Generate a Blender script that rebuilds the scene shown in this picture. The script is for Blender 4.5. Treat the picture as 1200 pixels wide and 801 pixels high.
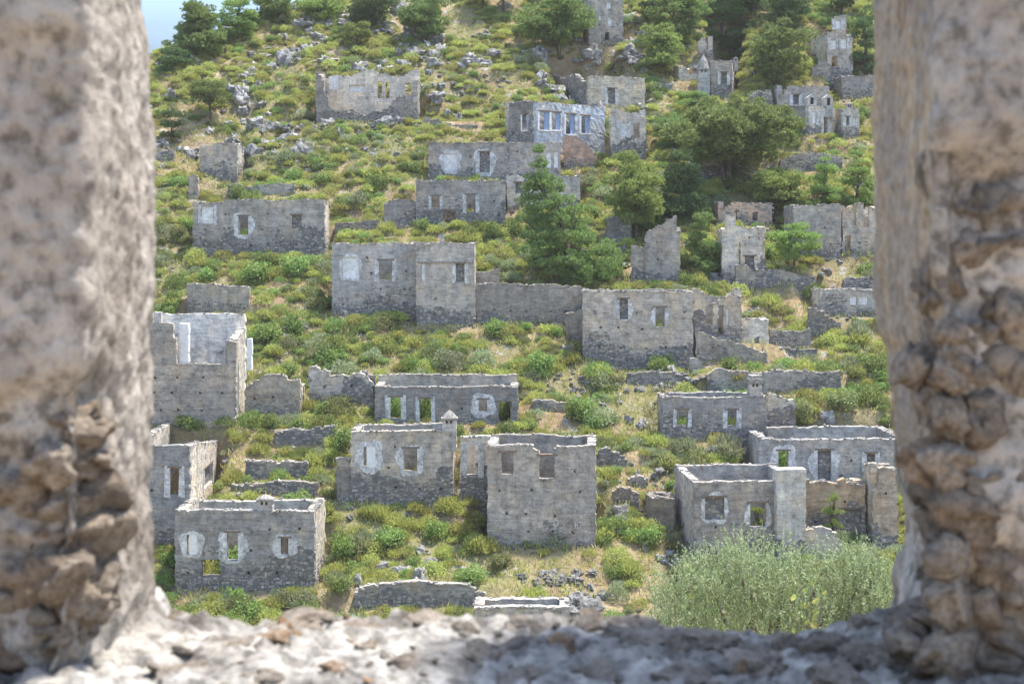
import bpy, math, random
import numpy as np
from mathutils import Vector

for o in list(bpy.data.objects):
    bpy.data.objects.remove(o)
random.seed(7)
S = bpy.context.scene
COL = S.collection
R = math.radians

# ------------------------------------------------------------------ camera, light, exposure
F, HV = 1800.0, 280.0            # focal length and horizon row of the 1200 x 801 photograph
cd = bpy.data.cameras.new('camera')
cd.lens = 54.0
cd.sensor_width = 36.0
cd.shift_y = -(400.5 - HV) / 1200.0
cd.clip_start, cd.clip_end = 0.05, 9000
cd.dof.use_dof = True
cd.dof.focus_distance = 122.0
cd.dof.aperture_fstop = 11.0
cam = bpy.data.objects.new('camera', cd)
cam.rotation_euler = (R(90), 0, 0)
COL.objects.link(cam)
S.camera = cam

SUN_AZ, SUN_EL = 66.0, 70.0      # degrees to the right of the view direction, above the horizon
sl = bpy.data.lights.new('sun', 'SUN')
sl.energy = 3.1
sl.angle = R(4.0)
sl.color = (1.0, 0.94, 0.85)
sun = bpy.data.objects.new('sun', sl)
sdir = Vector((math.sin(R(SUN_AZ)) * math.cos(R(SUN_EL)), math.cos(R(SUN_AZ)) * math.cos(R(SUN_EL)), math.sin(R(SUN_EL))))
sun.rotation_euler = sdir.to_track_quat('Z', 'Y').to_euler()
COL.objects.link(sun)

W = bpy.data.worlds.new('World')
S.world = W
W.use_nodes = True
wn, wl = W.node_tree.nodes, W.node_tree.links
wn.clear()
out = wn.new('ShaderNodeOutputWorld')
bg = wn.new('ShaderNodeBackground')
sky = wn.new('ShaderNodeTexSky')
sky.sky_type = 'NISHITA'
sky.sun_disc = False
sky.sun_elevation = R(SUN_EL)
sky.sun_rotation = R(SUN_AZ)
sky.dust_density = 0.4
sky.air_density = 1.0
tc = wn.new('ShaderNodeTexCoord')
mp = wn.new('ShaderNodeMapping')
mp.inputs['Scale'].default_value = (2.2, 2.2, 5.0)
nz = wn.new('ShaderNodeTexNoise')
nz.inputs['Scale'].default_value = 1.6
nz.inputs['Detail'].default_value = 7
nz.inputs['Roughness'].default_value = 0.55
cr = wn.new('ShaderNodeValToRGB')
cr.color_ramp.elements[0].position = 0.54
cr.color_ramp.elements[1].position = 0.74
mx = wn.new('ShaderNodeMixRGB')
mx.inputs['Color2'].default_value = (7.0, 7.0, 7.2, 1)
wl.new(tc.outputs['Generated'], mp.inputs['Vector'])
wl.new(mp.outputs['Vector'], nz.inputs['Vector'])
wl.new(nz.outputs['Fac'], cr.inputs['Fac'])
wl.new(cr.outputs['Color'], mx.inputs['Fac'])
wl.new(sky.outputs['Color'], mx.inputs['Color1'])
# a grey blue bank of weather low round the whole horizon
sxyz = wn.new('ShaderNodeSeparateXYZ'); wl.new(tc.outputs['Generated'], sxyz.inputs[0])
hr = wn.new('ShaderNodeValToRGB'); hr.color_ramp.elements[0].position = 0.10; hr.color_ramp.elements[1].position = 0.26
hr.color_ramp.elements[0].color = (1, 1, 1, 1); hr.color_ramp.elements[1].color = (0, 0, 0, 1)
wl.new(sxyz.outputs['Z'], hr.inputs['Fac'])
cv = wn.new('ShaderNodeValToRGB'); cv.color_ramp.elements[0].position = 0.35; cv.color_ramp.elements[1].position = 0.7
cv.color_ramp.elements[0].color = (0.48, 0.72, 1.10, 1); cv.color_ramp.elements[1].color = (1.3, 1.5, 1.8, 1)
wl.new(nz.outputs['Fac'], cv.inputs['Fac'])
mh = wn.new('ShaderNodeMixRGB'); wl.new(hr.outputs['Color'], mh.inputs['Fac']); wl.new(mx.outputs['Color'], mh.inputs['Color1']); wl.new(cv.outputs['Color'], mh.inputs['Color2'])
wl.new(mh.outputs['Color'], bg.inputs['Color'])
bg.inputs['Strength'].default_value = 0.15
wl.new(bg.outputs['Background'], out.inputs['Surface'])

S.view_settings.view_transform = 'Standard'
S.view_settings.look = 'None'
S.view_settings.gamma = 1.0
S.view_settings.exposure = 1.6
S.render.engine = 'CYCLES'
S.cycles.use_denoising = True
S.cycles.max_bounces = 6
S.cycles.diffuse_bounces = 3
S.cycles.transparent_max_bounces = 4
S.cycles.caustics_reflective = S.cycles.caustics_refractive = False

# ------------------------------------------------------------------ helpers
def tag(o, label=None, cat=None, group=None, kind=None):
    if label: o['label'] = label
    if cat: o['category'] = cat
    if group: o['group'] = group
    if kind: o['kind'] = kind
    return o

def link(name, me, parent=None, loc=(0, 0, 0), mat=None):
    o = bpy.data.objects.new(name, me)
    COL.objects.link(o)
    o.location = loc
    if parent is not None: o.parent = parent
    if mat is not None and me is not None and not me.materials: me.materials.append(mat)
    return o

def empty(name, loc):
    o = bpy.data.objects.new(name, None)
    o.empty_display_size = 0.3
    COL.objects.link(o)
    o.location = loc
    return o

def np_mesh(name, V, Fc, smooth=False):
    """V (n,3); Fc (m,k) with one k."""
    V = np.asarray(V, np.float32); Fc = np.asarray(Fc, np.int32)
    me = bpy.data.meshes.new(name)
    me.vertices.add(len(V)); me.vertices.foreach_set('co', V.ravel())
    m, k = Fc.shape
    me.loops.add(m * k); me.loops.foreach_set('vertex_index', Fc.ravel())
    me.polygons.add(m)
    me.polygons.foreach_set('loop_start', np.arange(0, m * k, k, dtype=np.int32))
    if smooth: me.polygons.foreach_set('use_smooth', np.ones(m, bool))
    me.update(calc_edges=True)
    return me

class MB:
    """collects boxes and tubes for one mesh"""
    def __init__(s): s.v, s.f = [], []
    def add(s, v, f):
        n = len(s.v); s.v += [tuple(p) for p in v]; s.f += [tuple(i + n for i in q) for q in f]
    def box(s, c, h, rz=0.0, jit=0.0, rnd=random, taper=1.0, tilt=0.0):
        ca, sa = math.cos(rz), math.sin(rz); vs = []
        for k in (-1, 1):
            for (i, j) in ((-1, -1), (1, -1), (1, 1), (-1, 1)):
                t = taper if k == 1 else 1.0
                x = i * h[0] * t + rnd.uniform(-jit, jit); y = j * h[1] * t + rnd.uniform(-jit, jit)
                z = k * h[2] + rnd.uniform(-jit, jit) + tilt * x
                vs.append((c[0] + x * ca - y * sa, c[1] + x * sa + y * ca, c[2] + z))
        s.add(vs, [(3, 2, 1, 0), (4, 5, 6, 7), (0, 1, 5, 4), (1, 2, 6, 5), (2, 3, 7, 6), (3, 0, 4, 7)])
    def tube(s, pts, rad, n=7):
        vs, fs = [], []
        for k, (p, r) in enumerate(zip(pts, rad)):
            a = Vector(pts[min(k + 1, len(pts) - 1)]) - Vector(pts[max(k - 1, 0)])
            a.normalize()
            u = a.cross(Vector((0.3, 1, 0.1))); u.normalize(); w = a.cross(u)
            for i in range(n):
                t = 2 * math.pi * i / n
                q = Vector(p) + (u * math.cos(t) + w * math.sin(t)) * r
                vs.append(tuple(q))
        for k in range(len(pts) - 1):
            for i in range(n):
                fs.append((k * n + i, k * n + (i + 1) % n, (k + 1) * n + (i + 1) % n, (k + 1) * n + i))
        fs.append(tuple(range((len(pts) - 1) * n, len(pts) * n)))
        s.add(vs, fs)
    def mesh(s, name, smooth=False):
        me = bpy.data.meshes.new(name); me.from_pydata(s.v, [], s.f)
        if smooth: me.polygons.foreach_set('use_smooth', np.ones(len(s.f), bool))
        me.update()
        return me

_T2 = np.random.RandomState(3).rand(256, 256)
_T3 = np.random.RandomState(4).rand(64, 64, 64)
def n2(x, y, s=0):
    x = np.asarray(x, float) + s * 17.3; y = np.asarray(y, float) + s * 31.7
    xi = np.floor(x).astype(int); yi = np.floor(y).astype(int); fx = x - xi; fy = y - yi
    fx = fx * fx * (3 - 2 * fx); fy = fy * fy * (3 - 2 * fy)
    g = lambda a, b: _T2[a & 255, b & 255]
    return ((g(xi, yi) * (1 - fx) + g(xi + 1, yi) * fx) * (1 - fy) + (g(xi, yi + 1) * (1 - fx) + g(xi + 1, yi + 1) * fx) * fy) * 2 - 1
def fbm2(x, y, oct=4, s=0):
    r = 0; a = 0.5
    for k in range(oct):
        r = r + a * n2(np.asarray(x) * 2 ** k, np.asarray(y) * 2 ** k, s + k); a *= 0.5
    return r
def n3(P, s=0):
    P = np.asarray(P, float) + s * 11.37
    I = np.floor(P).astype(int); f = P - I; f = f * f * (3 - 2 * f)
    r = 0
    for dx in (0, 1):
        for dy in (0, 1):
            for dz in (0, 1):
                w = (f[..., 0] if dx else 1 - f[..., 0]) * (f[..., 1] if dy else 1 - f[..., 1]) * (f[..., 2] if dz else 1 - f[..., 2])
                r = r + w * _T3[(I[..., 0] + dx) & 63, (I[..., 1] + dy) & 63, (I[..., 2] + dz) & 63]
    return r * 2 - 1
def fbm3(P, oct=4, s=0, gain=0.5):
    r = 0; a = 0.5; P = np.asarray(P, float)
    for k in range(oct):
        r = r + a * n3(P * 2 ** k, s + k); a *= gain
    return r

# ------------------------------------------------------------------ materials
def nodes(name):
    m = bpy.data.materials.new(name); m.use_nodes = True
    nt = m.node_tree; b = nt.nodes['Principled BSDF']
    b.inputs['Specular IOR Level'].default_value = 0.25
    b.inputs['Roughness'].default_value = 0.9
    return m, nt, b
def N(nt, t, **kw):
    n = nt.nodes.new('ShaderNode' + t)
    for k, v in kw.items():
        if k in n.inputs: n.inputs[k].default_value = v
        else: setattr(n, k, v)
    return n
def ramp(nt, src, stops):
    r = N(nt, 'ValToRGB'); e = r.color_ramp.elements
    while len(e) < len(stops): e.new(0.5)
    for el, (p, c) in zip(e, stops):
        el.position = p; el.color = (*c, 1) if len(c) == 3 else c
    nt.links.new(src, r.inputs['Fac']); return r.outputs['Color']
def mix(nt, fac, a, b, mode='MIX'):
    m = N(nt, 'MixRGB'); m.blend_type = mode
    for k, v in (('Fac', fac), ('Color1', a), ('Color2', b)):
        if isinstance(v, (int, float)): m.inputs[k].default_value = v
        elif isinstance(v, tuple): m.inputs[k].default_value = (*v, 1)
        else: nt.links.new(v, m.inputs[k])
    return m.outputs['Color']
def math_(nt, op, a, b=0.0, clamp=False):
    m = N(nt, 'Math'); m.operation = op; m.use_clamp = clamp
    for i, v in enumerate((a, b)):
        if isinstance(v, (int, float)): m.inputs[i].default_value = v
        else: nt.links.new(v, m.inputs[i])
    return m.outputs[0]
def coords(nt, scale=(1, 1, 1), rnd=True):
    t = N(nt, 'TexCoord'); mpn = N(nt, 'Mapping'); mpn.inputs['Scale'].default_value = scale
    nt.links.new(t.outputs['Object'], mpn.inputs['Vector'])
    if rnd:
        oi = N(nt, 'ObjectInfo'); c = N(nt, 'CombineXYZ'); v = math_(nt, 'MULTIPLY', oi.outputs['Random'], 57.0)
        for k in 'XYZ': nt.links.new(v, c.inputs[k])
        nt.links.new(c.outputs[0], mpn.inputs['Location'])
    return mpn.outputs['Vector']
def noise(nt, vec, scale, detail=5, rough=0.55):
    n = N(nt, 'TexNoise'); n.inputs['Scale'].default_value = scale; n.inputs['Detail'].default_value = detail
    n.inputs['Roughness'].default_value = rough
    nt.links.new(vec, n.inputs['Vector']); return n.outputs['Fac']
def bump(nt, b, h, strength=0.5, dist=0.05):
    bn = N(nt, 'Bump'); bn.inputs['Strength'].default_value = strength; bn.inputs['Distance'].default_value = dist
    nt.links.new(h, bn.inputs['Height']); nt.links.new(bn.outputs['Normal'], b.inputs['Normal'])

def wall_material():
    """weathered plaster over rubble; object colour tints the plaster, its alpha x 10 is the height below which plaster is gone"""
    m, nt, b = nodes('weathered_wall')
    v = coords(nt); oi = N(nt, 'ObjectInfo')
    big = noise(nt, v, 0.35, 5); mid = noise(nt, v, 1.6, 6); fine = noise(nt, v, 9.0, 4)
    plaster = mix(nt, 1.0, ramp(nt, mid, [(0.30, (0.66, 0.65, 0.64)), (0.50, (0.95, 0.95, 0.95)), (0.70, (1.22, 1.21, 1.19))]), oi.outputs['Color'], 'MULTIPLY')
    # dark water streaks running down, and pale weathered blotches
    st = noise(nt, coords(nt, (1.7, 1.7, 0.16)), 1.5, 5, 0.6)
    plaster = mix(nt, ramp(nt, st, [(0.50, (0, 0, 0)), (0.74, (0.50, 0.50, 0.50))]), plaster, mix(nt, 1.0, plaster, (0.56, 0.55, 0.54), 'MULTIPLY'))
    plaster = mix(nt, ramp(nt, big, [(0.50, (0, 0, 0)), (0.62, (0.85, 0.85, 0.85))]), plaster, mix(nt, 1.0, plaster, (1.35, 1.32, 1.26), 'MULTIPLY'))
    lay = noise(nt, coords(nt, (0.5, 0.5, 4.5)), 1.6, 6, 0.7)   # lifts of plaster and rain-worn courses
    plaster = mix(nt, 1.0, plaster, ramp(nt, lay, [(0.34, (0.70, 0.69, 0.68)), (0.48, (1, 1, 1)), (0.64, (1.14, 1.13, 1.11))]), 'MULTIPLY')
    sp = noise(nt, v, 5.0, 6, 0.75)
    plaster = mix(nt, 1.0, plaster, ramp(nt, sp, [(0.36, (0.70, 0.69, 0.67)), (0.46, (1, 1, 1)), (0.62, (1.10, 1.10, 1.08))]), 'MULTIPLY')
    warm = noise(nt, v, 0.8, 3)
    plaster = mix(nt, ramp(nt, warm, [(0.48, (0, 0, 0)), (0.68, (0.75, 0.75, 0.75))]), plaster, mix(nt, 1.0, plaster, (1.10, 0.97, 0.82), 'MULTIPLY'))
    vo = N(nt, 'TexVoronoi'); vo.inputs['Scale'].default_value = 1.0
    nt.links.new(coords(nt, (3.4, 3.4, 5.2)), vo.inputs['Vector'])
    stone = ramp(nt, N(nt, 'SeparateColor').outputs[0], [(0, (0.2, 0.2, 0.2)), (1, (0.4, 0.4, 0.4))])
    sc = nt.nodes[-2] if False else None
    sep = N(nt, 'SeparateColor'); nt.links.new(vo.outputs['Color'], sep.inputs[0])
    stone = ramp(nt, sep.outputs[0], [(0.0, (0.13, 0.125, 0.12)), (0.35, (0.22, 0.21, 0.20)), (0.7, (0.30, 0.28, 0.25)), (1.0, (0.42, 0.38, 0.32))])
    stone = mix(nt, ramp(nt, vo.outputs['Distance'], [(0.35, (0, 0, 0)), (0.62, (0.8, 0.8, 0.8))]), stone, (0.15, 0.14, 0.13))
    tc = N(nt, 'TexCoord'); sx = N(nt, 'SeparateXYZ'); nt.links.new(tc.outputs['Object'], sx.inputs[0])
    hz = math_(nt, 'MULTIPLY', oi.outputs['Alpha'], 10.0)
    d = math_(nt, 'SUBTRACT', hz, sx.outputs['Z'])
    d = math_(nt, 'ADD', d, math_(nt, 'MULTIPLY', math_(nt, 'SUBTRACT', big, 0.5), 7.0))
    d = math_(nt, 'ADD', d, math_(nt, 'MULTIPLY', math_(nt, 'SUBTRACT', mid, 0.5), 3.0))
    mask = math_(nt, 'MULTIPLY', math_(nt, 'ADD', d, 0.10), 4.0, True)
    spots = ramp(nt, mid, [(0.27, (1, 1, 1)), (0.33, (0, 0, 0))])
    mask = math_(nt, 'MAXIMUM', mask, spots)
    col = mix(nt, mask, plaster, stone)
    pits = ramp(nt, fine, [(0.30, (0.55, 0.55, 0.55)), (0.42, (1, 1, 1))])
    col = mix(nt, 1.0, col, pits, 'MULTIPLY')
    nt.links.new(col, b.inputs['Base Color'])
    h = math_(nt, 'MULTIPLY', math_(nt, 'SUBTRACT', 1.0, vo.outputs['Distance']), mask)
    h = math_(nt, 'ADD', h, math_(nt, 'MULTIPLY', fine, 0.5))
    bump(nt, b, h, 0.7, 0.07)
    return m

def rock_material(name, stops, scale=1.2, island=False, bs=0.6, bd=0.06, lichen=None, tint=False, bscale=6.0, cc=None):
    m, nt, b = nodes(name)
    v = coords(nt); a = noise(nt, v, scale, 7, 0.62); c = noise(nt, v, bscale, 7, 0.65)
    col = ramp(nt, a, stops)
    if island:
        g = N(nt, 'NewGeometry'); r = ramp(nt, g.outputs['Random Per Island'], [(0, (0.55, 0.55, 0.56)), (0.5, (0.95, 0.92, 0.88)), (1, (1.5, 1.42, 1.3))])
        col = mix(nt, 1.0, col, r, 'MULTIPLY')
    lo, hi = cc or (.32, .68)
    col = mix(nt, 1.0, col, ramp(nt, c, [(lo, (0.5, 0.485, 0.465)), (0.5, (1, 1, 1)), (hi, (1.28, 1.26, 1.23))]), 'MULTIPLY')
    if lichen:
        l = noise(nt, v, scale * 1.7, 4); col = mix(nt, ramp(nt, l, [(0.60, (0, 0, 0)), (0.68, (1, 1, 1))]), col, lichen)
    if tint:
        oi = N(nt, 'ObjectInfo'); col = mix(nt, 1.0, col, oi.outputs['Color'], 'MULTIPLY')
    nt.links.new(col, b.inputs['Base Color']); bump(nt, b, c, bs, bd)
    return m

def leaf_material(name, c1, c2, trans=0.3, rnd=0.25):
    m, nt, b = nodes(name)
    g = N(nt, 'NewGeometry'); oi = N(nt, 'ObjectInfo')
    col = mix(nt, g.outputs['Random Per Island'], c1, c2)
    hs = N(nt, 'HueSaturation'); nt.links.new(col, hs.inputs['Color'])
    nt.links.new(math_(nt, 'ADD', 0.48, math_(nt, 'MULTIPLY', oi.outputs['Random'], 0.04)), hs.inputs['Hue'])
    nt.links.new(math_(nt, 'ADD', 1 - rnd, math_(nt, 'MULTIPLY', oi.outputs['Random'], 2 * rnd)), hs.inputs['Value'])
    col = hs.outputs['Color']
    nt.links.new(col, b.inputs['Base Color']); b.inputs['Roughness'].default_value = 0.55
    t = N(nt, 'BsdfTranslucent'); nt.links.new(col, t.inputs['Color'])
    ms = N(nt, 'MixShader'); ms.inputs[0].default_value = trans
    nt.links.new(b.outputs[0], ms.inputs[1]); nt.links.new(t.outputs[0], ms.inputs[2])
    nt.links.new(ms.outputs[0], nt.nodes['Material Output'].inputs['Surface'])
    return m

def plain_material(name, c, var=0.25, scale=3.0, rough=0.85):
    m, nt, b = nodes(name)
    a = noise(nt, coords(nt), scale, 6, 0.6)
    lo = tuple(x * (1 - var) for x in c); hi = tuple(min(1, x * (1 + var)) for x in c)
    nt.links.new(ramp(nt, a, [(0.3, lo), (0.7, hi)]), b.inputs['Base Color']); b.inputs['Roughness'].default_value = rough
    bump(nt, b, a, 0.4, 0.03)
    return m

def ground_material():
    m, nt, b = nodes('hillside_ground')
    t = N(nt, 'TexCoord'); v = t.outputs['Object']
    a = noise(nt, v, 0.10, 6, 0.6); c = noise(nt, v, 0.45, 7, 0.65); f = noise(nt, v, 2.6, 6, 0.65)
    soil = ramp(nt, c, [(0.30, (0.17, 0.115, 0.075)), (0.46, (0.32, 0.205, 0.125)), (0.60, (0.38, 0.275, 0.175)), (0.75, (0.42, 0.36, 0.27))])
    grass = ramp(nt, f, [(0.3, (0.12, 0.135, 0.05)), (0.55, (0.22, 0.21, 0.09)), (0.75, (0.34, 0.30, 0.15))])
    col = mix(nt, ramp(nt, a, [(0.40, (0.25, 0.25, 0.25)), (0.62, (0.9, 0.9, 0.9))]), soil, grass)
    gr = noise(nt, v, 0.8, 8, 0.7)
    stone = ramp(nt, f, [(0.3, (0.22, 0.21, 0.20)), (0.6, (0.46, 0.44, 0.41))])
    col = mix(nt, ramp(nt, gr, [(0.58, (0, 0, 0)), (0.64, (1, 1, 1))]), col, stone)
    nt.links.new(col, b.inputs['Base Color'])
    bump(nt, b, math_(nt, 'ADD', f, math_(nt, 'MULTIPLY', gr, 1.5)), 0.9, 0.25)
    return m

M_WALL = wall_material()
M_COPING = rock_material('pale_wall_top_stone', [(0.3, (0.19, 0.185, 0.175)), (0.6, (0.33, 0.315, 0.295))], 1.5, island=True)
M_MASON = rock_material('rubble_masonry', [(0.3, (0.22, 0.21, 0.20)), (0.65, (0.36, 0.335, 0.30))], 1.1, island=True)
M_LIME = rock_material('limestone', [(0.28, (0.15, 0.147, 0.143)), (0.5, (0.29, 0.28, 0.265)), (0.72, (0.44, 0.43, 0.41))], 1.6, tint=True, bs=1.0, bd=0.25, bscale=2.6)
M_WHITE = plain_material('old_whitewash', (0.72, 0.71, 0.68), 0.26, 3.2)
M_SLAB = plain_material('white_plaster_slab', (0.76, 0.75, 0.72), 0.15, 3.0)
M_WORN = rock_material('worn_plaster_patch', [(0.30, (0.30, 0.29, 0.275)), (0.45, (0.48, 0.47, 0.45)), (0.64, (0.70, 0.69, 0.665))], 2.0, bs=.5, bd=.04, bscale=7.0)
M_TERRA = plain_material('terracotta_plaster', (0.44, 0.24, 0.16), 0.25, 1.6)
M_WOOD = plain_material('grey_timber', (0.20, 0.15, 0.11), 0.3, 5.0)
M_BLUE = plain_material('faded_blue_paint', (0.27, 0.36, 0.52), 0.25, 4.0)
M_BARK = rock_material('pine_bark', [(0.3, (0.06, 0.045, 0.035)), (0.7, (0.16, 0.12, 0.09))], 3.0)
M_TWIG = plain_material('grey_twig', (0.20, 0.17, 0.13), 0.25, 4.0)
M_GROUND = ground_material()
LEAF = {
    'yellow': leaf_material('yellow_green_leaf', (0.330, 0.350, 0.085), (0.500, 0.505, 0.170), .46),
    'green': leaf_material('mid_green_leaf', (0.160, 0.240, 0.060), (0.300, 0.380, 0.115), .46),
    'grey': leaf_material('grey_green_leaf', (0.245, 0.285, 0.150), (0.385, 0.415, 0.235), .46),
    'dark': leaf_material('olive_green_leaf', (0.165, 0.190, 0.070), (0.280, 0.300, 0.120), .44),
    'orange': leaf_material('orange_blossom', (0.52, 0.27, 0.05), (0.60, 0.36, 0.08)),
    'dry': leaf_material('dry_grass_blade', (0.33, 0.27, 0.14), (0.50, 0.43, 0.25), .35),
    'pine_light': leaf_material('fresh_pine_needle', (0.205, 0.290, 0.070), (0.350, 0.430, 0.130), 0.36, 0.14),
    'pine_mid': leaf_material('pine_needle', (0.150, 0.225, 0.065), (0.280, 0.360, 0.115), 0.34, 0.14),
    'pine_dark': leaf_material('dark_pine_needle', (0.090, 0.150, 0.052), (0.180, 0.250, 0.092), 0.32, 0.12),
    'olive': leaf_material('silver_olive_leaf', (0.230, 0.290, 0.115), (0.460, 0.500, 0.285), 0.36, 0.05),
}

# ------------------------------------------------------------------ terrain as a function
PD = np.array([-400, -30, 1.9, 2.6, 6, 15, 30, 60, 85, 95, 105.5, 116, 124.5, 133, 143, 153, 160.5, 168, 175, 182, 200, 230, 280, 400, 800, 1500, 5000.])
def _zr(v, d): return -(v - HV) / F * d
PZ = np.array([-2.2, -1.8, -1.7, -2.0, -3.2, -5.8, -10.2, -18.2, -23.4, _zr(740, 95), _zr(620, 105.5), _zr(500, 116), _zr(424, 124.5), _zr(350, 133), _zr(274, 143), _zr(200, 153),
               _zr(150, 160.5), _zr(100, 168), _zr(58, 175), _zr(20, 182), 38, 50, 56, 50, -10, -24, -24.])
RX = np.array([-5000, -130, -75, -52, -44, -41, -38, -32.5, -28.7, -23.9, -16, -6, 40, 5000.])
RZ = np.array([-24, -20, 4, 16.5, 18.6, 20.5, 23.0, 26.6, 29.4, 34, 41, 58, 80, 80.])
def z_base(x, y):
    x = np.asarray(x, float); y = np.asarray(y, float)
    z = np.interp(y, PD, PZ)
    far = np.clip((y - 118) / 38.0, 0, 1)
    cap = np.interp(x, RX, RZ) - 0.30 * np.maximum(0, y - 174)
    cap = np.maximum(cap, -24 + 0 * y)
    z = np.where(far > 0, np.minimum(z, cap + (1 - far) * 80), z)
    # the slope falls away outside the frame as a real hillside does
    return z
PADS = []     # (ax, ay, dx, dy, W, L, h, blend)
def z_terr(x, y):
    x = np.asarray(x, float); y = np.asarray(y, float)
    z = z_base(x, y)
    amp = np.clip((y - 3) / 40.0, 0, 1)
    rocky = np.exp(-(((x + 24) / 10.5) ** 2 + ((y - 163) / 12.0) ** 2)) + 0.6 * np.exp(-(((x + 6) / 13.0) ** 2 + ((y - 168) / 9.0) ** 2))
    z = z + amp * (0.75 * fbm2(x / 7.0, y / 7.0, 4) + 0.22 * fbm2(x / 1.6, y / 1.6, 2, 5))
    z = z + rocky * 1.6 * (0.55 - np.abs(fbm2(x / 3.2, y / 3.2, 3, 9)) * 2.2)
    # low dry terraces: steps following the contour
    for (ax, ay, dx, dy, Wd, L, h, bl) in PADS:
        u = (x - ax) * dx + (y - ay) * dy; w = -(x - ax) * dy + (y - ay) * dx
        ex = np.maximum(np.maximum(-u, u - Wd), 0); ey = np.maximum(np.maximum(-w * max(1.0, bl / (1.6 if L > 1.5 else .5)), w - L), 0)
        t = np.clip(np.hypot(ex, ey) / bl, 0, 1); t = t * t * (3 - 2 * t)
        z = h + 0.12 * fbm2(x / 2.0, y / 2.0, 2, 3) * (1 - t) + (z - h) * t if False else np.where(t < 1, h * (1 - t) + z * t, z)
    return z
def P(px, py, d): return ((px - 600) / F * d, d, -(py - HV) / F * d)
_D = np.arange(60, 275, 0.2)
def hit(px, py, fn=z_base, d0=60.0):
    D = _D[_D >= d0]
    zt = fn((px - 600) / F * D, D); zr = -(py - HV) / F * D
    k = np.argmax(zt >= zr)
    if zt[k] < zr[k]: return 198.0
    return float(D[k])

# ------------------------------------------------------------------ ruined walls
class WallLine:
    def __init__(s, A, B):
        s.A, s.B = np.array(A, float), np.array(B, float)
        s.d = (s.B - s.A); s.W = float(np.hypot(*s.d)); s.d /= s.W; s.rz = math.atan2(s.d[1], s.d[0])
    def px(s, px, py):
        """photograph pixel -> (u along the wall, z) on its outer face"""
        k = (px - 600) / F      # x = k y
        # A + u d : ax + u dx = k (ay + u dy)
        u = (k * s.A[1] - s.A[0]) / (s.d[0] - k * s.d[1])
        y = s.A[1] + u * s.d[1]
        return u, -(py - HV) / F * y

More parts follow.
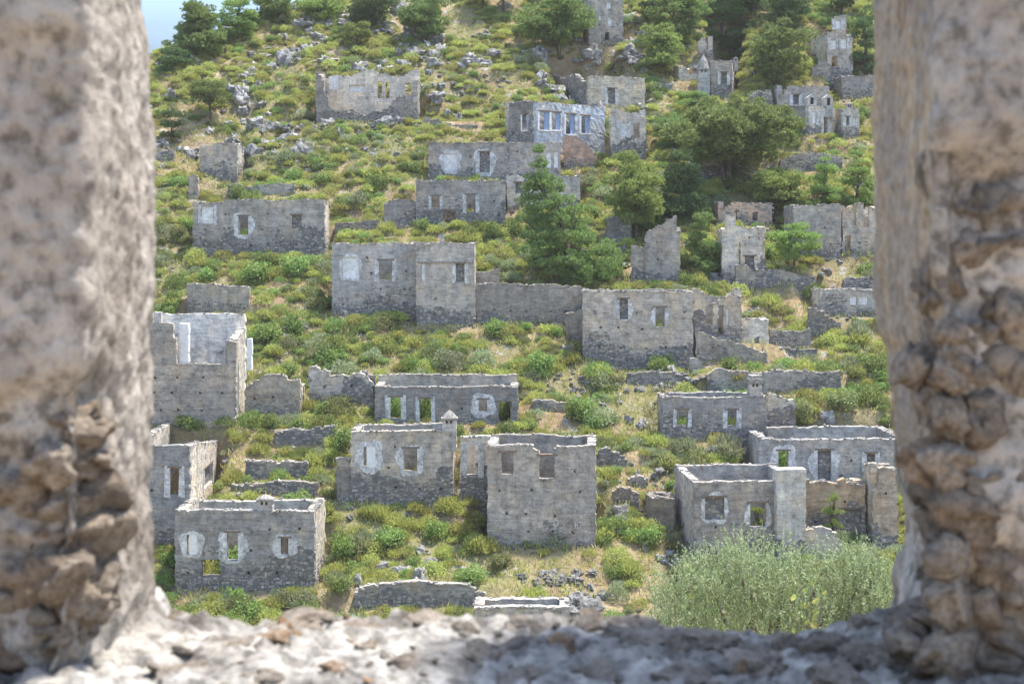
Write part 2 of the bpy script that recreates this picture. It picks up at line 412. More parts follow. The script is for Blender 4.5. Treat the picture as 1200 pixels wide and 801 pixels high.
def wall_mesh(name, u0, u1, z0, prof, ops, t, rag, seed, cell=0.32):
    """prof: [(u, z)] top line; ops: [(ua, ub, za, zb, kind)] kind 'open' or 'hole'. Local x = u, y = depth, z = height above z0."""
    rnd = np.random.RandomState(seed)
    zmax = max(p[1] for p in prof)
    def lines(a, b, edges):
        edges = sorted(set([round(a, 3), round(b, 3)] + [round(e, 3) for e in edges if a + .02 < e < b - .02]))
        o = []
        for p, q in zip(edges[:-1], edges[1:]):
            n = max(1, int(round((q - p) / cell))); o += [p + (q - p) * i / n for i in range(n)]
        return np.array(o + [edges[-1]])
    us = lines(u0, u1, [e for q in ops for e in q[:2]]); zs = lines(z0, zmax, [e for q in ops for e in q[2:4]])
    nu, nz_ = len(us), len(zs)
    uc, zc = (us[:-1] + us[1:]) / 2, (zs[:-1] + zs[1:]) / 2
    pu, pz = np.array([p[0] for p in prof]), np.array([p[1] for p in prof])
    nt_ = []
    if rag > .1 and u1 - u0 > 3.0:
        for q in range(rnd.randint(1, 3) if name != 'front_wall' else (1 if rag > .2 else 0)):
            nt_.append((rnd.uniform(u0, u1), rnd.uniform(.5, 1.6), rnd.uniform(.25, .6) if name == 'front_wall' else rnd.uniform(.4, 1.2)))
    def tl(u):
        z = np.interp(u, pu, pz) + rag * (1.0 * n2(u * .55, u * 0 + seed * .37, 3) + .5 * n2(u * 1.9, u * 0 + seed * .61, 4) - .3)
        for (c_, w_, d_) in nt_:                              # places where the top courses have fallen, in steps
            z = z - d_ * np.ceil(np.clip(1 - np.abs(u - c_) / w_, 0, 1) * 3) / 3
        return z
    top = tl(uc)
    st = np.zeros((nu - 1, nz_ - 1), int)                   # 1 solid, 2 recess, 0 gap
    st[zc[None, :] < (top[:, None] + 0.02)] = 1
    st[:, 0] = 1
    for (a, b, c, d_, k) in ops:
        s = (uc[:, None] > a) & (uc[:, None] < b) & (zc[None, :] > c) & (zc[None, :] < d_)
        st[s & (st == 1)] = 2 if k == 'hole' else 0
    G = np.stack(np.meshgrid(us, zs, indexing='ij'), -1)
    J = (rnd.rand(nu, nz_, 2) - 0.5) * np.array([0.10, 0.10])
    J[0, :, 0] *= 1.5; J[-1, :, 0] *= 1.5; J[:, 0] = 0
    for (a, b, c, d_, k) in ops:
        e = (G[..., 0] > a - .02) & (G[..., 0] < b + .02) & (G[..., 1] > c - .02) & (G[..., 1] < d_ + .02)
        J[e] *= 0.9
    G = G + J
    tv = tl(us) + (rnd.rand(nu) - .5) * .07
    for i in range(nu):                                     # let the top edge follow the broken line instead of the grid
        for j in range(1, nz_):
            lo = any(0 <= q < nu - 1 and st[q, j - 1] for q in (i - 1, i))
            hi = any(0 <= q < nu - 1 and j < nz_ - 1 and st[q, j] for q in (i - 1, i))
            if lo and not hi and abs(zs[j] - tv[i]) < .45:
                G[i, j, 1] = max(min(tv[i], zs[j] + .2), zs[j - 1] + .06)
    yf = (rnd.rand(nu, nz_) - 0.5) * 0.05
    verts, faces, idx = [], [], {}
    def vid(i, j, s):
        key = (i, j, s)
        if key not in idx:
            idx[key] = len(verts)
            y = yf[i, j] if s == 0 else (t + yf[i, j] if s == 1 else 0.28)
            verts.append((G[i, j, 0], y, G[i, j, 1] - z0))
        return idx[key]
    for i in range(nu - 1):
        for j in range(nz_ - 1):
            k = st[i, j]
            if not k: continue
            f = 0 if k == 1 else 2
            faces.append((vid(i, j, f), vid(i + 1, j, f), vid(i + 1, j + 1, f), vid(i, j + 1, f)))
            faces.append((vid(i, j + 1, 1), vid(i + 1, j + 1, 1), vid(i + 1, j, 1), vid(i, j, 1)))
            for (ii, jj, a, b) in ((i - 1, j, (i, j + 1), (i, j)), (i + 1, j, (i + 1, j), (i + 1, j + 1)), (i, j - 1, (i, j), (i + 1, j)), (i, j + 1, (i + 1, j + 1), (i, j + 1))):
                q = st[ii, jj] if 0 <= ii < nu - 1 and 0 <= jj < nz_ - 1 else 0
                if q == 0:
                    faces.append((vid(*a, 0) if f == 0 else vid(*a, 2), vid(*b, 0) if f == 0 else vid(*b, 2), vid(*b, 1), vid(*a, 1)))
                elif q == 1 and f == 2:
                    faces.append((vid(*a, 2), vid(*b, 2), vid(*b, 0), vid(*a, 0)))
    me = bpy.data.meshes.new(name); me.from_pydata(verts, [], [q[::-1] for q in faces]); me.update()
    # real top heights for the coping
    tops = []
    for i in range(nu - 1):
        sj = np.nonzero(st[i] == 1)[0]
        if len(sj): tops.append((uc[i], float(G[i, sj[-1] + 1, 1] + G[i + 1, sj[-1] + 1, 1]) / 2, us[i + 1] - us[i]))
    return me, tops

def put_wall(parent, wl, u0, u1, z0, prof, ops, t, rag, seed, color, mz, name='wall', coping=None, mason=None, mat=None):
    me, tops = wall_mesh(name, u0, u1, z0, prof, ops, t, rag, seed)
    p0 = np.array(parent.location)
    o = link(name, me, parent, (wl.A[0] - p0[0], wl.A[1] - p0[1], z0 - p0[2]), mat or M_WALL)
    o.rotation_euler.z = wl.rz
    rr = random.Random(seed)
    g = rr.uniform(0.88, 1.1)
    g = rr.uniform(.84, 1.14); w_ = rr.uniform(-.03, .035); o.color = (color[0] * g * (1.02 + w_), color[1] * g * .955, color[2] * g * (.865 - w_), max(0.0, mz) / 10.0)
    dx, dy = wl.d
    def world(u, w, z): return (wl.A[0] + u * dx - w * dy - p0[0], wl.A[1] + u * dy + w * dx - p0[1], z - p0[2])
    if coping is not None:
        for (u, z, w) in tops:
            n = 2 if w > 0.22 else 1
            for q in range(n):
                if rr.random() < 0.5: continue
                h = rr.uniform(0.02, 0.075) * rr.choice((.6, 1, 1, 1.5))
                coping.box(world(u + (q - (n - 1) / 2) * w / n, rr.uniform(0.05, 0.16), z + h * 0.4 - 0.04), (w / n * rr.uniform(0.4, 0.7), rr.uniform(0.12, 0.2), h), wl.rz + rr.uniform(-.12, .12), 0.03, rr, 0.85)
                if rr.random() < 0.5:
                    h = rr.uniform(0.02, 0.08)
                    coping.box(world(u + (q - (n - 1) / 2) * w / n, t - rr.uniform(0.08, 0.18), z + h * 0.4 - 0.04), (w / n * rr.uniform(0.4, 0.7), rr.uniform(0.12, 0.18), h), wl.rz + rr.uniform(-.12, .12), 0.03, rr, 0.85)
    if mason is not None and mz > 0.2:
        z = z0 + 1.0; zt = max(p[1] for p in prof)
        pu = [p[0] for p in prof]; pz = [p[1] for p in prof]
        while z < min(z0 + mz + 2.4, zt):
            h = rr.uniform(0.17, 0.27); u = u0 + rr.uniform(0, 0.2)
            while u < u1 - 0.2:
                w = rr.uniform(0.14, 0.46); uc = u + w / 2; zc = z + h / 2 + rr.uniform(-.06, .06); h2 = h * rr.uniform(.7, 1.15)
                nn = float(n2((uc + seed) * 0.55, zc * 0.7, seed % 17)) * 1.5
                if zc - z0 < mz + nn and zc + h / 2 < np.interp(uc, pu, pz) - 0.1 and rr.random() < 0.86 and not any(a - .12 < uc + w / 2 and uc - w / 2 < b + .12 and c - .1 < zc + h / 2 and zc - h / 2 < d_ + .1 for (a, b, c, d_, k) in ops):
                    d_ = rr.uniform(0.015, 0.06)
                    b = MB(); x0, x1, y0, y1 = -w / 2 + .015, w / 2 - .015, -h2 / 2 + .012, h2 / 2 - .012; c = 0.03
                    j = lambda: rr.uniform(-.04, .04)
                    vs = [(x0 + j(), .08, y0 + j()), (x1 + j(), .08, y0 + j()), (x1 + j(), .08, y1 + j()), (x0 + j(), .08, y1 + j()),
                          (x0 + c + j(), -d_, y0 + c + j()), (x1 - c + j(), -d_ + j() * .5, y0 + c + j()), (x1 - c + j(), -d_, y1 - c + j()), (x0 + c + j(), -d_ + j() * .5, y1 - c + j())]
                    mason.add([world(uc + p[0], p[1], zc + p[2]) for p in vs], [(4, 5, 6, 7), (0, 1, 5, 4), (1, 2, 6, 5), (2, 3, 7, 6), (3, 0, 4, 7)])
                u += w
            z += h
    return o, world

def surround(parent, world, op, rx, ry, seed, uc=None, zc=None, mat=None, rz=0):
    """irregular pale plaster ring round an opening, standing 3 cm proud of the wall"""
    a, b, c, d = op; rr = random.Random(seed)
    cu, cz = (a + b) / 2, (c + d) / 2
    ou, oz = (uc if uc is not None else cu), (zc if zc is not None else cz)
    n = 76; vs, fs = [], []; rx *= .93; ry *= .93
    for i in range(n):
        t = 2 * math.pi * i / n; ct, st_ = math.cos(t), math.sin(t)
        k = min(((b - a) / 2) / max(abs(ct), 1e-6), ((d - c) / 2) / max(abs(st_), 1e-6))
        q = 1 + 0.055 * rr.uniform(-1, 1) + 0.06 * math.sin(3 * t + seed) + .05 * math.sin(5 * t + 2 * seed)
        sq = 1.0 + 0.12 * abs(math.sin(2 * t))
        iu, iz = cu + ct * k, cz + st_ * k
        eu, ez = ou + ct * rx * q * sq, oz + st_ * ry * q * sq
        if abs(eu - cu) < abs(ct * k) + .03 and abs(ez - cz) < abs(st_ * k) + .03: eu, ez = iu + ct * .05, iz + st_ * .05
        vs += [(iu, -.045, iz), (eu, -.038, ez), (eu, .02, ez), (iu, .30, iz)]
    for i in range(n):
        p, q = i * 4, ((i + 1) % n) * 4
        fs += [(p, p + 1, q + 1, q), (p + 1, p + 2, q + 2, q + 1), (p + 3, p, q, q + 3)]
    me = bpy.data.meshes.new('window_surround'); me.from_pydata([world(*v) for v in vs], [], fs); me.update()
    return link('window_surround', me, parent, (0, 0, 0), mat or M_WORN)

def plate(parent, name, world, a, b, c, d, y0, y1, mat, jit=0.02, seed=0):
    rr = random.Random(seed); j = lambda: rr.uniform(-jit, jit)
    vs = [(a + j(), y0, c + j()), (b + j(), y0, c + j()), (b + j(), y0, d + j()), (a + j(), y0, d + j()), (a, y1, c), (b, y1, c), (b, y1, d), (a, y1, d)]
    me = bpy.data.meshes.new(name); me.from_pydata([world(*v) for v in vs], [], [(0, 1, 2, 3), (5, 4, 7, 6), (1, 0, 4, 5), (2, 1, 5, 6), (3, 2, 6, 7), (0, 3, 7, 4)]); me.update()
    return link(name, me, parent, (0, 0, 0), mat)

def chimney(parent, px0, px1, py0, py1, d, cap='cone', mat=None, color=(.40, .39, .375)):
    """square chimney stub with a cap; from pixel columns and rows at depth d"""
    x0, _, zt = P(px0, py0, d); x1, _, zb = P(px1, py1, d)
    p0 = parent.location; w = (x1 - x0) / 2; cx = (x0 + x1) / 2 - p0[0]; cy = d + w - p0[1]
    h = zt - zb; hc = h * (0.35 if cap != 'none' else 0.0)
    b = MB(); n = max(3, int((h + 1 - hc) / 0.3)); rr = random.Random(int(px0))
    for i in range(n):
        a = zb - 1.0 + (h - hc + 1.0) * i / n; e = zb - 1.0 + (h - hc + 1.0) * (i + 1) / n
        b.box((cx + rr.uniform(-.015, .015), cy + rr.uniform(-.015, .015), (a + e) / 2 - p0[2]), (w * rr.uniform(.93, 1.0), w * rr.uniform(.93, 1.0), (e - a) / 2 + .01), rr.uniform(-.03, .03), .02, rr)
    c = link('chimney', b.mesh('chimney'), parent, (0, 0, 0), mat or M_WALL); c.color = (*color, 0.0)
    if cap != 'none':
        k = MB()
        zc = zb + h - hc - p0[2]
        if cap == 'cone':
            k.box((cx, cy, zc + .05), (w * 1.12, w * 1.12, .07), 0, .02, rr)
            n = 10; vs = [(cx + w * 1.1 * math.cos(t * 2 * math.pi / n + .3), cy + w * 1.1 * math.sin(t * 2 * math.pi / n + .3), zc + .13) for t in range(n)]
            vs += [(cx + w * .6 * math.cos(t * 2 * math.pi / n + .3), cy + w * .6 * math.sin(t * 2 * math.pi / n + .3), zc + .13 + (hc - .13) * .6) for t in range(n)]
            vs.append((cx, cy, zc + hc))
            k.add(vs, [(t, (t + 1) % n, n + (t + 1) % n, n + t) for t in range(n)] + [(n + t, n + (t + 1) % n, 2 * n) for t in range(n)])
        else:
            k.box((cx, cy, zc + hc * .3), (w * 1.15, w * 1.15, hc * .3), 0, .03, rr); k.box((cx, cy, zc + hc * .75), (w * .85, w * .85, hc * .25), .3, .04, rr)
        link('chimney_cap', k.mesh('chimney_cap'), c, (0, 0, 0), M_COPING)
        for q in (-.45, .15):
            s = MB(); s.box((cx + q * w + .1 * w, cy - w * 1.0, zc - .14), (w * .14, .02, .10), 0, 0, rr)
            link('smoke_vent', s.mesh('smoke_vent'), c, (0, 0, 0), M_OPENING_SHADE)
    return c
M_OPENING_SHADE = plain_material('opening_shade', (0.03, 0.028, 0.026), 0.2)  # near-black colour paints the shade inside vents and dormer windows

LAND = []    # (px, py, short name) landmarks for labels
GREY, PALE, WARM, DARK, BLUEW = (.385, .376, .358), (.56, .54, .505), (.37, .34, .305), (.225, .218, .21), (.50, .575, .69)  # PALE also paints sunlight into sun-facing side walls

HOUSES = []
def house(label, short, L, Rr, top, base, depth=6.5, yaw=0.0, wins=(), prof=None, color=GREY, mz=1.6, sideL=None, sideR=None, sides='flrb',
          backdrop=0.0, rag=0.08, colors=None, tops=None, group='ruined stone houses on the hillside', name='ruined_house', cat='ruined house', chim=(), extra=(), holes=True, t=0.55, d=None, sink=1.6, lintels=True, mzs=None, pad=True, wins_px_side=()):
    HOUSES.append(dict(locals()))

def prep(h):
    mid = (h['L'] + h['Rr']) / 2
    d0 = h['d'] or hit(mid, h['base'])
    th = R(h['yaw']); a = np.array([math.cos(th), math.sin(th)]); n = np.array([-a[1], a[0]])
    C = np.array([(mid - 600) / F * d0, d0])
    def on(px, org, dr):
        k = (px - 600) / F; u = (k * org[1] - org[0]) / (dr[0] - k * dr[1]); return org + u * dr
    A, B = on(h['L'], C, a), on(h['Rr'], C, a)
    L = h['depth'] * (.70 if h['depth'] > 4.5 else 1.0)
    if h['sideL'] is not None:
        q = on(h['sideL'], A, n); L = float((q - A) @ n)
    if h['sideR'] is not None:
        q = on(h['sideR'], B, n); L = float((q - B) @ n)
    L = min(max(L, 2.5), 16.0)
    h['A'], h['B'], h['Lm'], h['d0'], h['n'] = A, B, L, d0, n
    h['z0'] = -(h['base'] - HV) / F * d0
    h['ztop'] = -(h['top'] - HV) / F * d0
    if h['pad']:
        Wd = float(np.hypot(*(B - A)))
        if 'b' in h['sides']: PADS.append((A[0], A[1], a[0], a[1], Wd, L, h['z0'] + 0.1, 1.6))
        elif h['name'] == 'stone_wall' and Wd > 2.5: PADS.append((A[0] + n[0] * .6, A[1] + n[1] * .6, a[0], a[1], Wd, 1.2, min(h['ztop'] - 0.45, h['z0'] + 1.5), 3.0))

def build_house(i, h):
    A, B, L, n = h['A'], h['B'], h['Lm'], h['n']
    base = h['z0']; zt = h['ztop']; z0 = base - h['sink']; t = h['t']
    C, D = B + n * L, A + n * L
    cen = (A + B + C + D) / 4 if 'b' in h['sides'] else (A + B) / 2
    root = empty(h['name'], (cen[0], cen[1], base)); tag(root, h['label'], h['cat'], h['group'], 'thing')
    lines = {'f': WallLine(A, B), 'r': WallLine(B, C), 'b': WallLine(C, D), 'l': WallLine(D, A)}
    cop, mas = MB(), MB()
    for s in h['sides']:
        wl = lines[s]; W_ = wl.W
        mz = h['mz'] if s == 'f' else (h['mzs'] if h['mzs'] is not None else h['mz'] * 0.8)
        u0, u1 = (0.0, W_) if s in 'fb' else (t - .03, W_ - t + .03)
        ztop = zt
        if s == 'b': ztop = zt + h['backdrop']
        if h['tops'] and s in h['tops']:
            v = h['tops'][s]
            prof = [(wl.px(*q)[0], wl.px(*q)[1]) for q in v] if isinstance(v, list) else [(0, zt + v), (W_, zt + v)]
        elif s == 'f' and h['prof']: prof = [wl.px(*q) for q in h['prof']]
        else: prof = [(0, ztop), (W_, ztop)]
        prof = sorted(prof)
        ops, todo = [], []
        for w in h['wins']:
            side = w[6] if len(w) > 6 else 'f'
            if side != s: continue
            ua, zb = wl.px(w[0], w[3]); ub, za = wl.px(w[2], w[1])
            if ub < ua: ua, ub = ub, ua
            ua, ub = max(ua, u0 + .05), min(ub, u1 - .05)
            if ub - ua < .1: continue
            zb = max(zb, z0 + .4)
            ops.append((ua, ub, zb, za, 'open')); todo.append((w, (ua, ub, zb, za)))
        if h['holes'] and s in 'fr' or (h['holes'] and s == 'l' and h['sideL']):
            rr = random.Random(i * 7 + ord(s)); z = base + 1.1
            while z < zt - 0.9:
                u = rr.uniform(0.6, 1.6)
                while u < W_ - .6:
                    q = (u, u + .17, z + rr.uniform(-.1, .1), 0, 'hole'); q = (q[0], q[1], q[2], q[2] + .17, 'hole')
                    if rr.random() < .85 and not any(a - .45 < q[1] and q[0] < b + .45 and c - .4 < q[3] and q[2] < d_ + .4 for (a, b, c, d_, k) in ops) and q[3] < np.interp(u, [p[0] for p in prof], [p[1] for p in prof]) - .3:
                        ops.append(q)
                    u += rr.uniform(1.3, 2.3)
                z += rr.uniform(1.1, 1.6)
        col = (h['colors'] or {}).get(s, h['color'])  # right-hand side tints are often lightened to paint in sunlight
        nm = {'f': 'front_wall', 'r': 'side_wall', 'l': 'side_wall', 'b': 'back_wall'}[s]
        o, world = put_wall(root, wl, u0, u1, z0, prof, ops, t, h['rag'], i * 13 + ord(s), col, mz * .8 + h['sink'], nm, cop, mas if s in 'frl' else None)
        for k, (w, op) in enumerate(todo):
            fill, sur = w[4], w[5]; a, b, c, d_ = op
            if sur == 'j':
                for (e0, e1) in ((a - .34, a - .0), (b + .0, b + .34)):
                    plate(root, 'window_jamb', world, e0, e1, c - .15, d_ + .12, -.04, .30, M_WORN, .07, i + k)
            elif sur: surround(root, world, op, sur[0] * h['d0'] / F, sur[1] * h['d0'] / F, i * 5 + k)
            if h['lintels'] and fill not in ('gap', 'panel', 'white') and d_ - c > .5:
                plate(root, 'lintel', world, a - .18, b + .18, d_ - .005, d_ + .12, -.05, .35, M_WOOD, .01, i + k)
            if fill == 'white':
                q = plate(root, 'window_infill', world, a + .25 * (b - a), b, c, d_, -.02, .30, M_SLAB, .01, k); q['label'] = 'white plastered slab blocking the window'
            elif fill == 'panel': plate(root, 'window_infill', world, a, b, c, d_, .10, .30, M_WHITE, .01, k)
            elif fill == 'stone': q = plate(root, 'window_infill', world, a, b, c, d_, .22, .40, M_WALL, .01, k); q.color = (.33, .32, .30, 1.0)
            elif fill == 'wood':
                for e in (.1, .45, .75): plate(root, 'window_board', world, a + e * (b - a), a + (e + .2) * (b - a), c, d_, .15, .22, M_WOOD, .01, k)
            elif fill == 'blue':
                plate(root, 'shutter', world, a + .58 * (b - a), b - .02, c + .05, d_ - .05, .12, .18, M_BLUE, .01, k)
                f = plate(root, 'window_sill', world, a - .1, b + .1, c - .12, c + .0, -.10, .3, M_WHITE, .01, k)
                plate(root, 'window_jamb', world, a - .22, a, c, d_ + .0, -.04, .30, M_WHITE, .03, k)
    if cop.v: tag(link('coping_stones', cop.mesh('coping_stones'), root, (0, 0, 0), M_COPING), kind='stuff')
    if mas.v: tag(link('masonry', mas.mesh('masonry'), root, (0, 0, 0), M_MASON), kind='stuff')
    for c in h['chim']: chimney(root, c[0], c[1], c[2], c[3], h['d0'] + (c[5] if len(c) > 5 else 0.02), c[4])
    for e in h['extra']: e(root, h, lines)
    LAND.append(((h['L'] + h['Rr']) / 2, (h['top'] + h['base']) / 2, h['short'], (h['Rr'] - h['L']) / 2, (h['base'] - h['top']) / 2))
    return root

# ------------------------------------------------------------------ the houses (columns and rows measured in the photograph)
house('long grey house at the lower left with three pale ringed windows and a stubby chimney', 'long lower left house', 205, 369, 598, 693, 8,
      wins=[(219, 626, 231, 649, 'white', (15, 16)), (266, 624, 279, 657, 'open', (18, 20)), (329, 630, 338, 649, 'wood', (15, 14)), (236, 655, 258, 675, 'gap', None)],
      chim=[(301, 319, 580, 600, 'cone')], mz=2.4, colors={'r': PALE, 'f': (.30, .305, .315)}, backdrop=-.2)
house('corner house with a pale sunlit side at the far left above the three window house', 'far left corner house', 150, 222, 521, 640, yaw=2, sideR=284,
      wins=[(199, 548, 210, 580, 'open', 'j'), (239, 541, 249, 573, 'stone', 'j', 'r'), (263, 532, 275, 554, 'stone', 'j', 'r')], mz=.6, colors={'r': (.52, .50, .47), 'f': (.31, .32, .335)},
      tops={'r': [(221, 521), (284, 511)]})
house('tall windowless block at the far left with a roofless white plastered room on top', 'white room block', 165, 276, 426, 499, 6.5, colors={'r': (.60, .58, .54), 'b': (.74, .74, .73)},
      prof=[(165, 376), (188, 376), (203, 378), (205, 400), (206, 426), (264, 426), (265, 399), (276, 399)], tops={'b': 3.6, 'r': [(276, 399), (291, 378)], 'l': 2.5}, mz=.3, rag=.1,
      color=(.36, .355, .345), chim=[(180, 189, 366, 378, 'none', .2)], extra=[lambda root, h, ln: white_room(root, h)])
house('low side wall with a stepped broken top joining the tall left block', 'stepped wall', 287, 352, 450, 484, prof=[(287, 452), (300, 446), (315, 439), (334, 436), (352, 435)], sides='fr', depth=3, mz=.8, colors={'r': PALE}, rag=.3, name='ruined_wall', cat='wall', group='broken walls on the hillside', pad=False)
house('broken wall fragment half hidden behind the dark round bush left of centre', 'broken fragment', 362, 437, 430, 470, prof=[(362, 428), (385, 424), (400, 427), (417, 438), (430, 440), (437, 448)], sides='f', mz=1, rag=.4, name='ruined_wall', cat='wall', group='broken walls on the hillside')
house('wide grey ruin with two green windows on the left and a collapsed right end', 'wide collapsed ruin', 439, 607, 452, 497, 5.5,
      wins=[(457, 465, 470, 490, 'open', 'j'), (492, 467, 505, 496, 'open', 'j'), (561, 468, 571, 482, 'open', (15, 15)), (584, 470, 600, 496, 'gap', None)],
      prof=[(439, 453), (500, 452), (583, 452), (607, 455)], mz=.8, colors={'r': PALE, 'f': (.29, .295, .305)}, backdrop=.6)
house('grey house with a pointed chimney on its right corner and two pale ringed windows', 'pointed chimney house', 411, 530, 505, 592, 6.5,
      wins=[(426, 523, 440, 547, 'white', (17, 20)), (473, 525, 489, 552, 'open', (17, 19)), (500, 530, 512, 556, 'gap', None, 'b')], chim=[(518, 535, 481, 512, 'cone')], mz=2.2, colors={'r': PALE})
house('narrow annex with a tall white edged doorway right of the pointed chimney', 'white edged doorway annex', 539, 574, 512, 585, 5, wins=[(547, 521, 561, 556, 'gap', 'j')], mz=2.2, color=PALE, rag=.3, sides='fb', backdrop=-.5)
house('tall square grey block at the centre with two empty windows near its top', 'tall square centre block', 571, 698, 521, 643, 7, yaw=-3,
      wins=[(587, 530, 602, 556, 'open', None), (632, 534, 650, 561, 'open', None)],
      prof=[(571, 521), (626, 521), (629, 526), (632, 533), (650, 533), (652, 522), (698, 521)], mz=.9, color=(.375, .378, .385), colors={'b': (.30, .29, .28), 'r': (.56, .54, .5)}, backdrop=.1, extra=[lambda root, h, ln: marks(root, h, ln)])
house('small ruin with two white framed windows and a square chimney on the right slope', 'right slope chimney ruin', 776, 899, 465, 517, 5.5,
      wins=[(794, 480, 806, 498, 'open', 'j'), (852, 480, 863, 499, 'open', 'j'), (830, 506, 850, 517, 'gap', None)], chim=[(878, 893, 440, 466, 'box')], mz=1.9, colors={'r': PALE}, color=(.33, .325, .32))
house('low pale wall with a broken corner right of the square chimney', 'pale broken wall', 900, 932, 464, 491, sides='f', color=PALE, mz=.8, rag=.3, name='ruined_wall', cat='wall', group='broken walls on the hillside')
house('long blue grey house at the right with three arched plaster windows', 'arched window house', 890, 1062, 513, 577, 7.6, sideL=872,
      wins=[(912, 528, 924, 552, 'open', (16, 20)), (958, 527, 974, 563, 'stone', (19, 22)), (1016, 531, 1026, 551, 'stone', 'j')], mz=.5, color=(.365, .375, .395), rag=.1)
house('grey house at the lower right behind the olive with a blocked window and a buttress', 'buttressed house', 813, 938, 564, 662, yaw=4, sideL=790,
      wins=[(826, 582, 849, 609, 'stone', (17, 19)), (879, 589, 898, 618, 'open', (17, 16))], mz=1.8, color=(.355, .36, .375), backdrop=.1,
      extra=[lambda root, h, ln: buttress(root, h, ln)])
def white_room(root, h):
    p0 = np.array(root.location)
    def blk(name, xa, xb, ya, yb, dep, th, mat):
        d = h['d0'] + dep; A, _, zt = P(xa, ya, d); B, _, zb = P(xb, yb, d); m = MB(); rr = random.Random(int(xa)); n = max(1, int((zt - zb + .6) / .35))
        for q in range(n):
            a = zb - .6 + (zt - zb + .6) * q / n; e = zb - .6 + (zt - zb + .6) * (q + 1) / n
            m.box(((A + B) / 2 - p0[0] + rr.uniform(-.02, .02), d + th / 2 - p0[1], (a + e) / 2 - p0[2]), ((B - A) / 2 * rr.uniform(.95, 1.02), th / 2, (e - a) / 2 + .01), 0, .02, rr)
        o = link(name, m.mesh(name), root, (0, 0, 0), mat); o.color = (.36, .355, .345, 0.02); return o
    blk('pier', 210, 221, 379, 426, .7, .6, M_SLAB); blk('pier', 289, 295, 397, 424, 1.2, .5, M_SLAB)
    blk('pier', 264, 272, 399, 426, .9, .5, M_WALL)
def marks(root, h, ln):
    # two faint white painted marks low on the facade: a ring with a 3 in it and a crossed square
    wl = ln['f']; p0 = np.array(root.location)
    def strokes(name, cx, cy, segs):
        b = MB()
        for (x0, y0, x1, y1) in segs:
            u0, z0 = wl.px(cx + x0, cy + y0); u1, z1 = wl.px(cx + x1, cy + y1); L = math.hypot(u1 - u0, z1 - z0); ox, oz = -(z1 - z0) / L * .035, (u1 - u0) / L * .035
            vs = [(u0 + ox, z0 + oz), (u1 + ox, z1 + oz), (u1 - ox, z1 - oz), (u0 - ox, z0 - oz)]
            q = [(wl.A[0] + wl.d[0] * u + wl.d[1] * .05 - p0[0], wl.A[1] + wl.d[1] * u - wl.d[0] * .05 - p0[1], z - p0[2]) for u, z in vs]
            b.add(q, [(0, 1, 2, 3)])
        link(name, b.mesh(name), root, (0, 0, 0), M_WORN)
    c = [(3.4 * math.cos(t * .5236), 3.8 * math.sin(t * .5236)) for t in range(13)]
    strokes('painted_ring', 651, 612, [(*c[k], *c[k + 1]) for k in range(12) if k not in (5, 6)] + [(-4.5, -2, -1, -2), (-1, -2, -2.5, 0), (-2.5, 0, -1, 1), (-1, 1, -3.5, 2.5)])
    strokes('painted_square', 677, 614, [(-3, -3, 3, -3), (3, -3, 3, 4), (3, 4, -3, 4), (-3, 4, -3, -3), (-3, 0, 3, 0), (0, -3, 0, 4)])
def dormers(root, h, ln):
    p0 = np.array(root.location)
    for (xa, xb, ya, yb) in ((946, 957, 110, 125), (966, 976, 110, 126)):
        d = h['d0'] + .2; A, _, zt = P(xa, ya, d); B, _, zb = P(xb, yb, d); m = (A + B) / 2; ze = zb + (zt - zb) * .72
        f = [(A, d, zb - 1), (B, d, zb - 1), (B, d, ze), (m, d, zt), (A, d, ze)]; k = [(x, y + 1.6, z) for x, y, z in f]
        me = bpy.data.meshes.new('dormer'); me.from_pydata([tuple(np.array(q) - p0) for q in f + k], [], [(0, 1, 2, 3, 4), (9, 8, 7, 6, 5), (1, 6, 7, 2), (2, 7, 8, 3), (3, 8, 9, 4), (4, 9, 5, 0)]); me.update()
        o = link('dormer', me, root, (0, 0, 0), M_WALL); o.color = (.50, .485, .46, 0.0)
        w = MB(); w.box((m - p0[0], d - .03 - p0[1], (zb + ze) / 2 + .1 - p0[2]), ((B - A) * .16, .04, (ze - zb) * .36)); link('dormer_window', w.mesh('dormer_window'), o, (0, 0, 0), M_OPENING_SHADE)
def buttress(root, h, ln):
    wl = ln['f']; ua, zb = wl.px(907, 645); ub, za = wl.px(941, 548)
    p0 = np.array(root.location)
    b = MB(); rr = random.Random(4); z = zb - 1
    while z < za:
        q = min(z + .35, za); u = (ua + ub) / 2
        x, y = wl.A + wl.d * u + np.array([wl.d[1], -wl.d[0]]) * .22
        b.box((x - p0[0], y - p0[1], (z + q) / 2 - p0[2]), ((ub - ua) / 2 * rr.uniform(.96, 1.02), .55, (q - z) / 2 + .02), wl.rz, .02, rr); z = q
    o = link('buttress', b.mesh('buttress'), root, (0, 0, 0), M_WALL); o.color = (.50, .485, .45, .22)
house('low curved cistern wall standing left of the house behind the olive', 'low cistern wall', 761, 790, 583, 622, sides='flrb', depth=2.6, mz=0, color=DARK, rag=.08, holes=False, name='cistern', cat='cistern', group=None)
house('tan plastered wall with crumbling patches right of the buttress', 'tan plastered wall', 943, 1014, 566, 630, 4, sides='fr', color=(.43, .35, .26), mz=1.8, rag=.25, prof=[(943, 564), (975, 567), (1000, 560), (1014, 567)], wins=[(990, 596, 1010, 612, 'stone', None)], name='ruined_wall', cat='wall', group='broken walls on the hillside')
house('broken pillar of masonry beside the right window jamb', 'broken pillar', 1023, 1052, 549, 645, 2.5, prof=[(1023, 575), (1029, 572), (1031, 549), (1047, 550), (1052, 553)], mz=1.6, color=WARM, rag=.3, sides='flrb', name='masonry_pillar', cat='pillar', group=None)
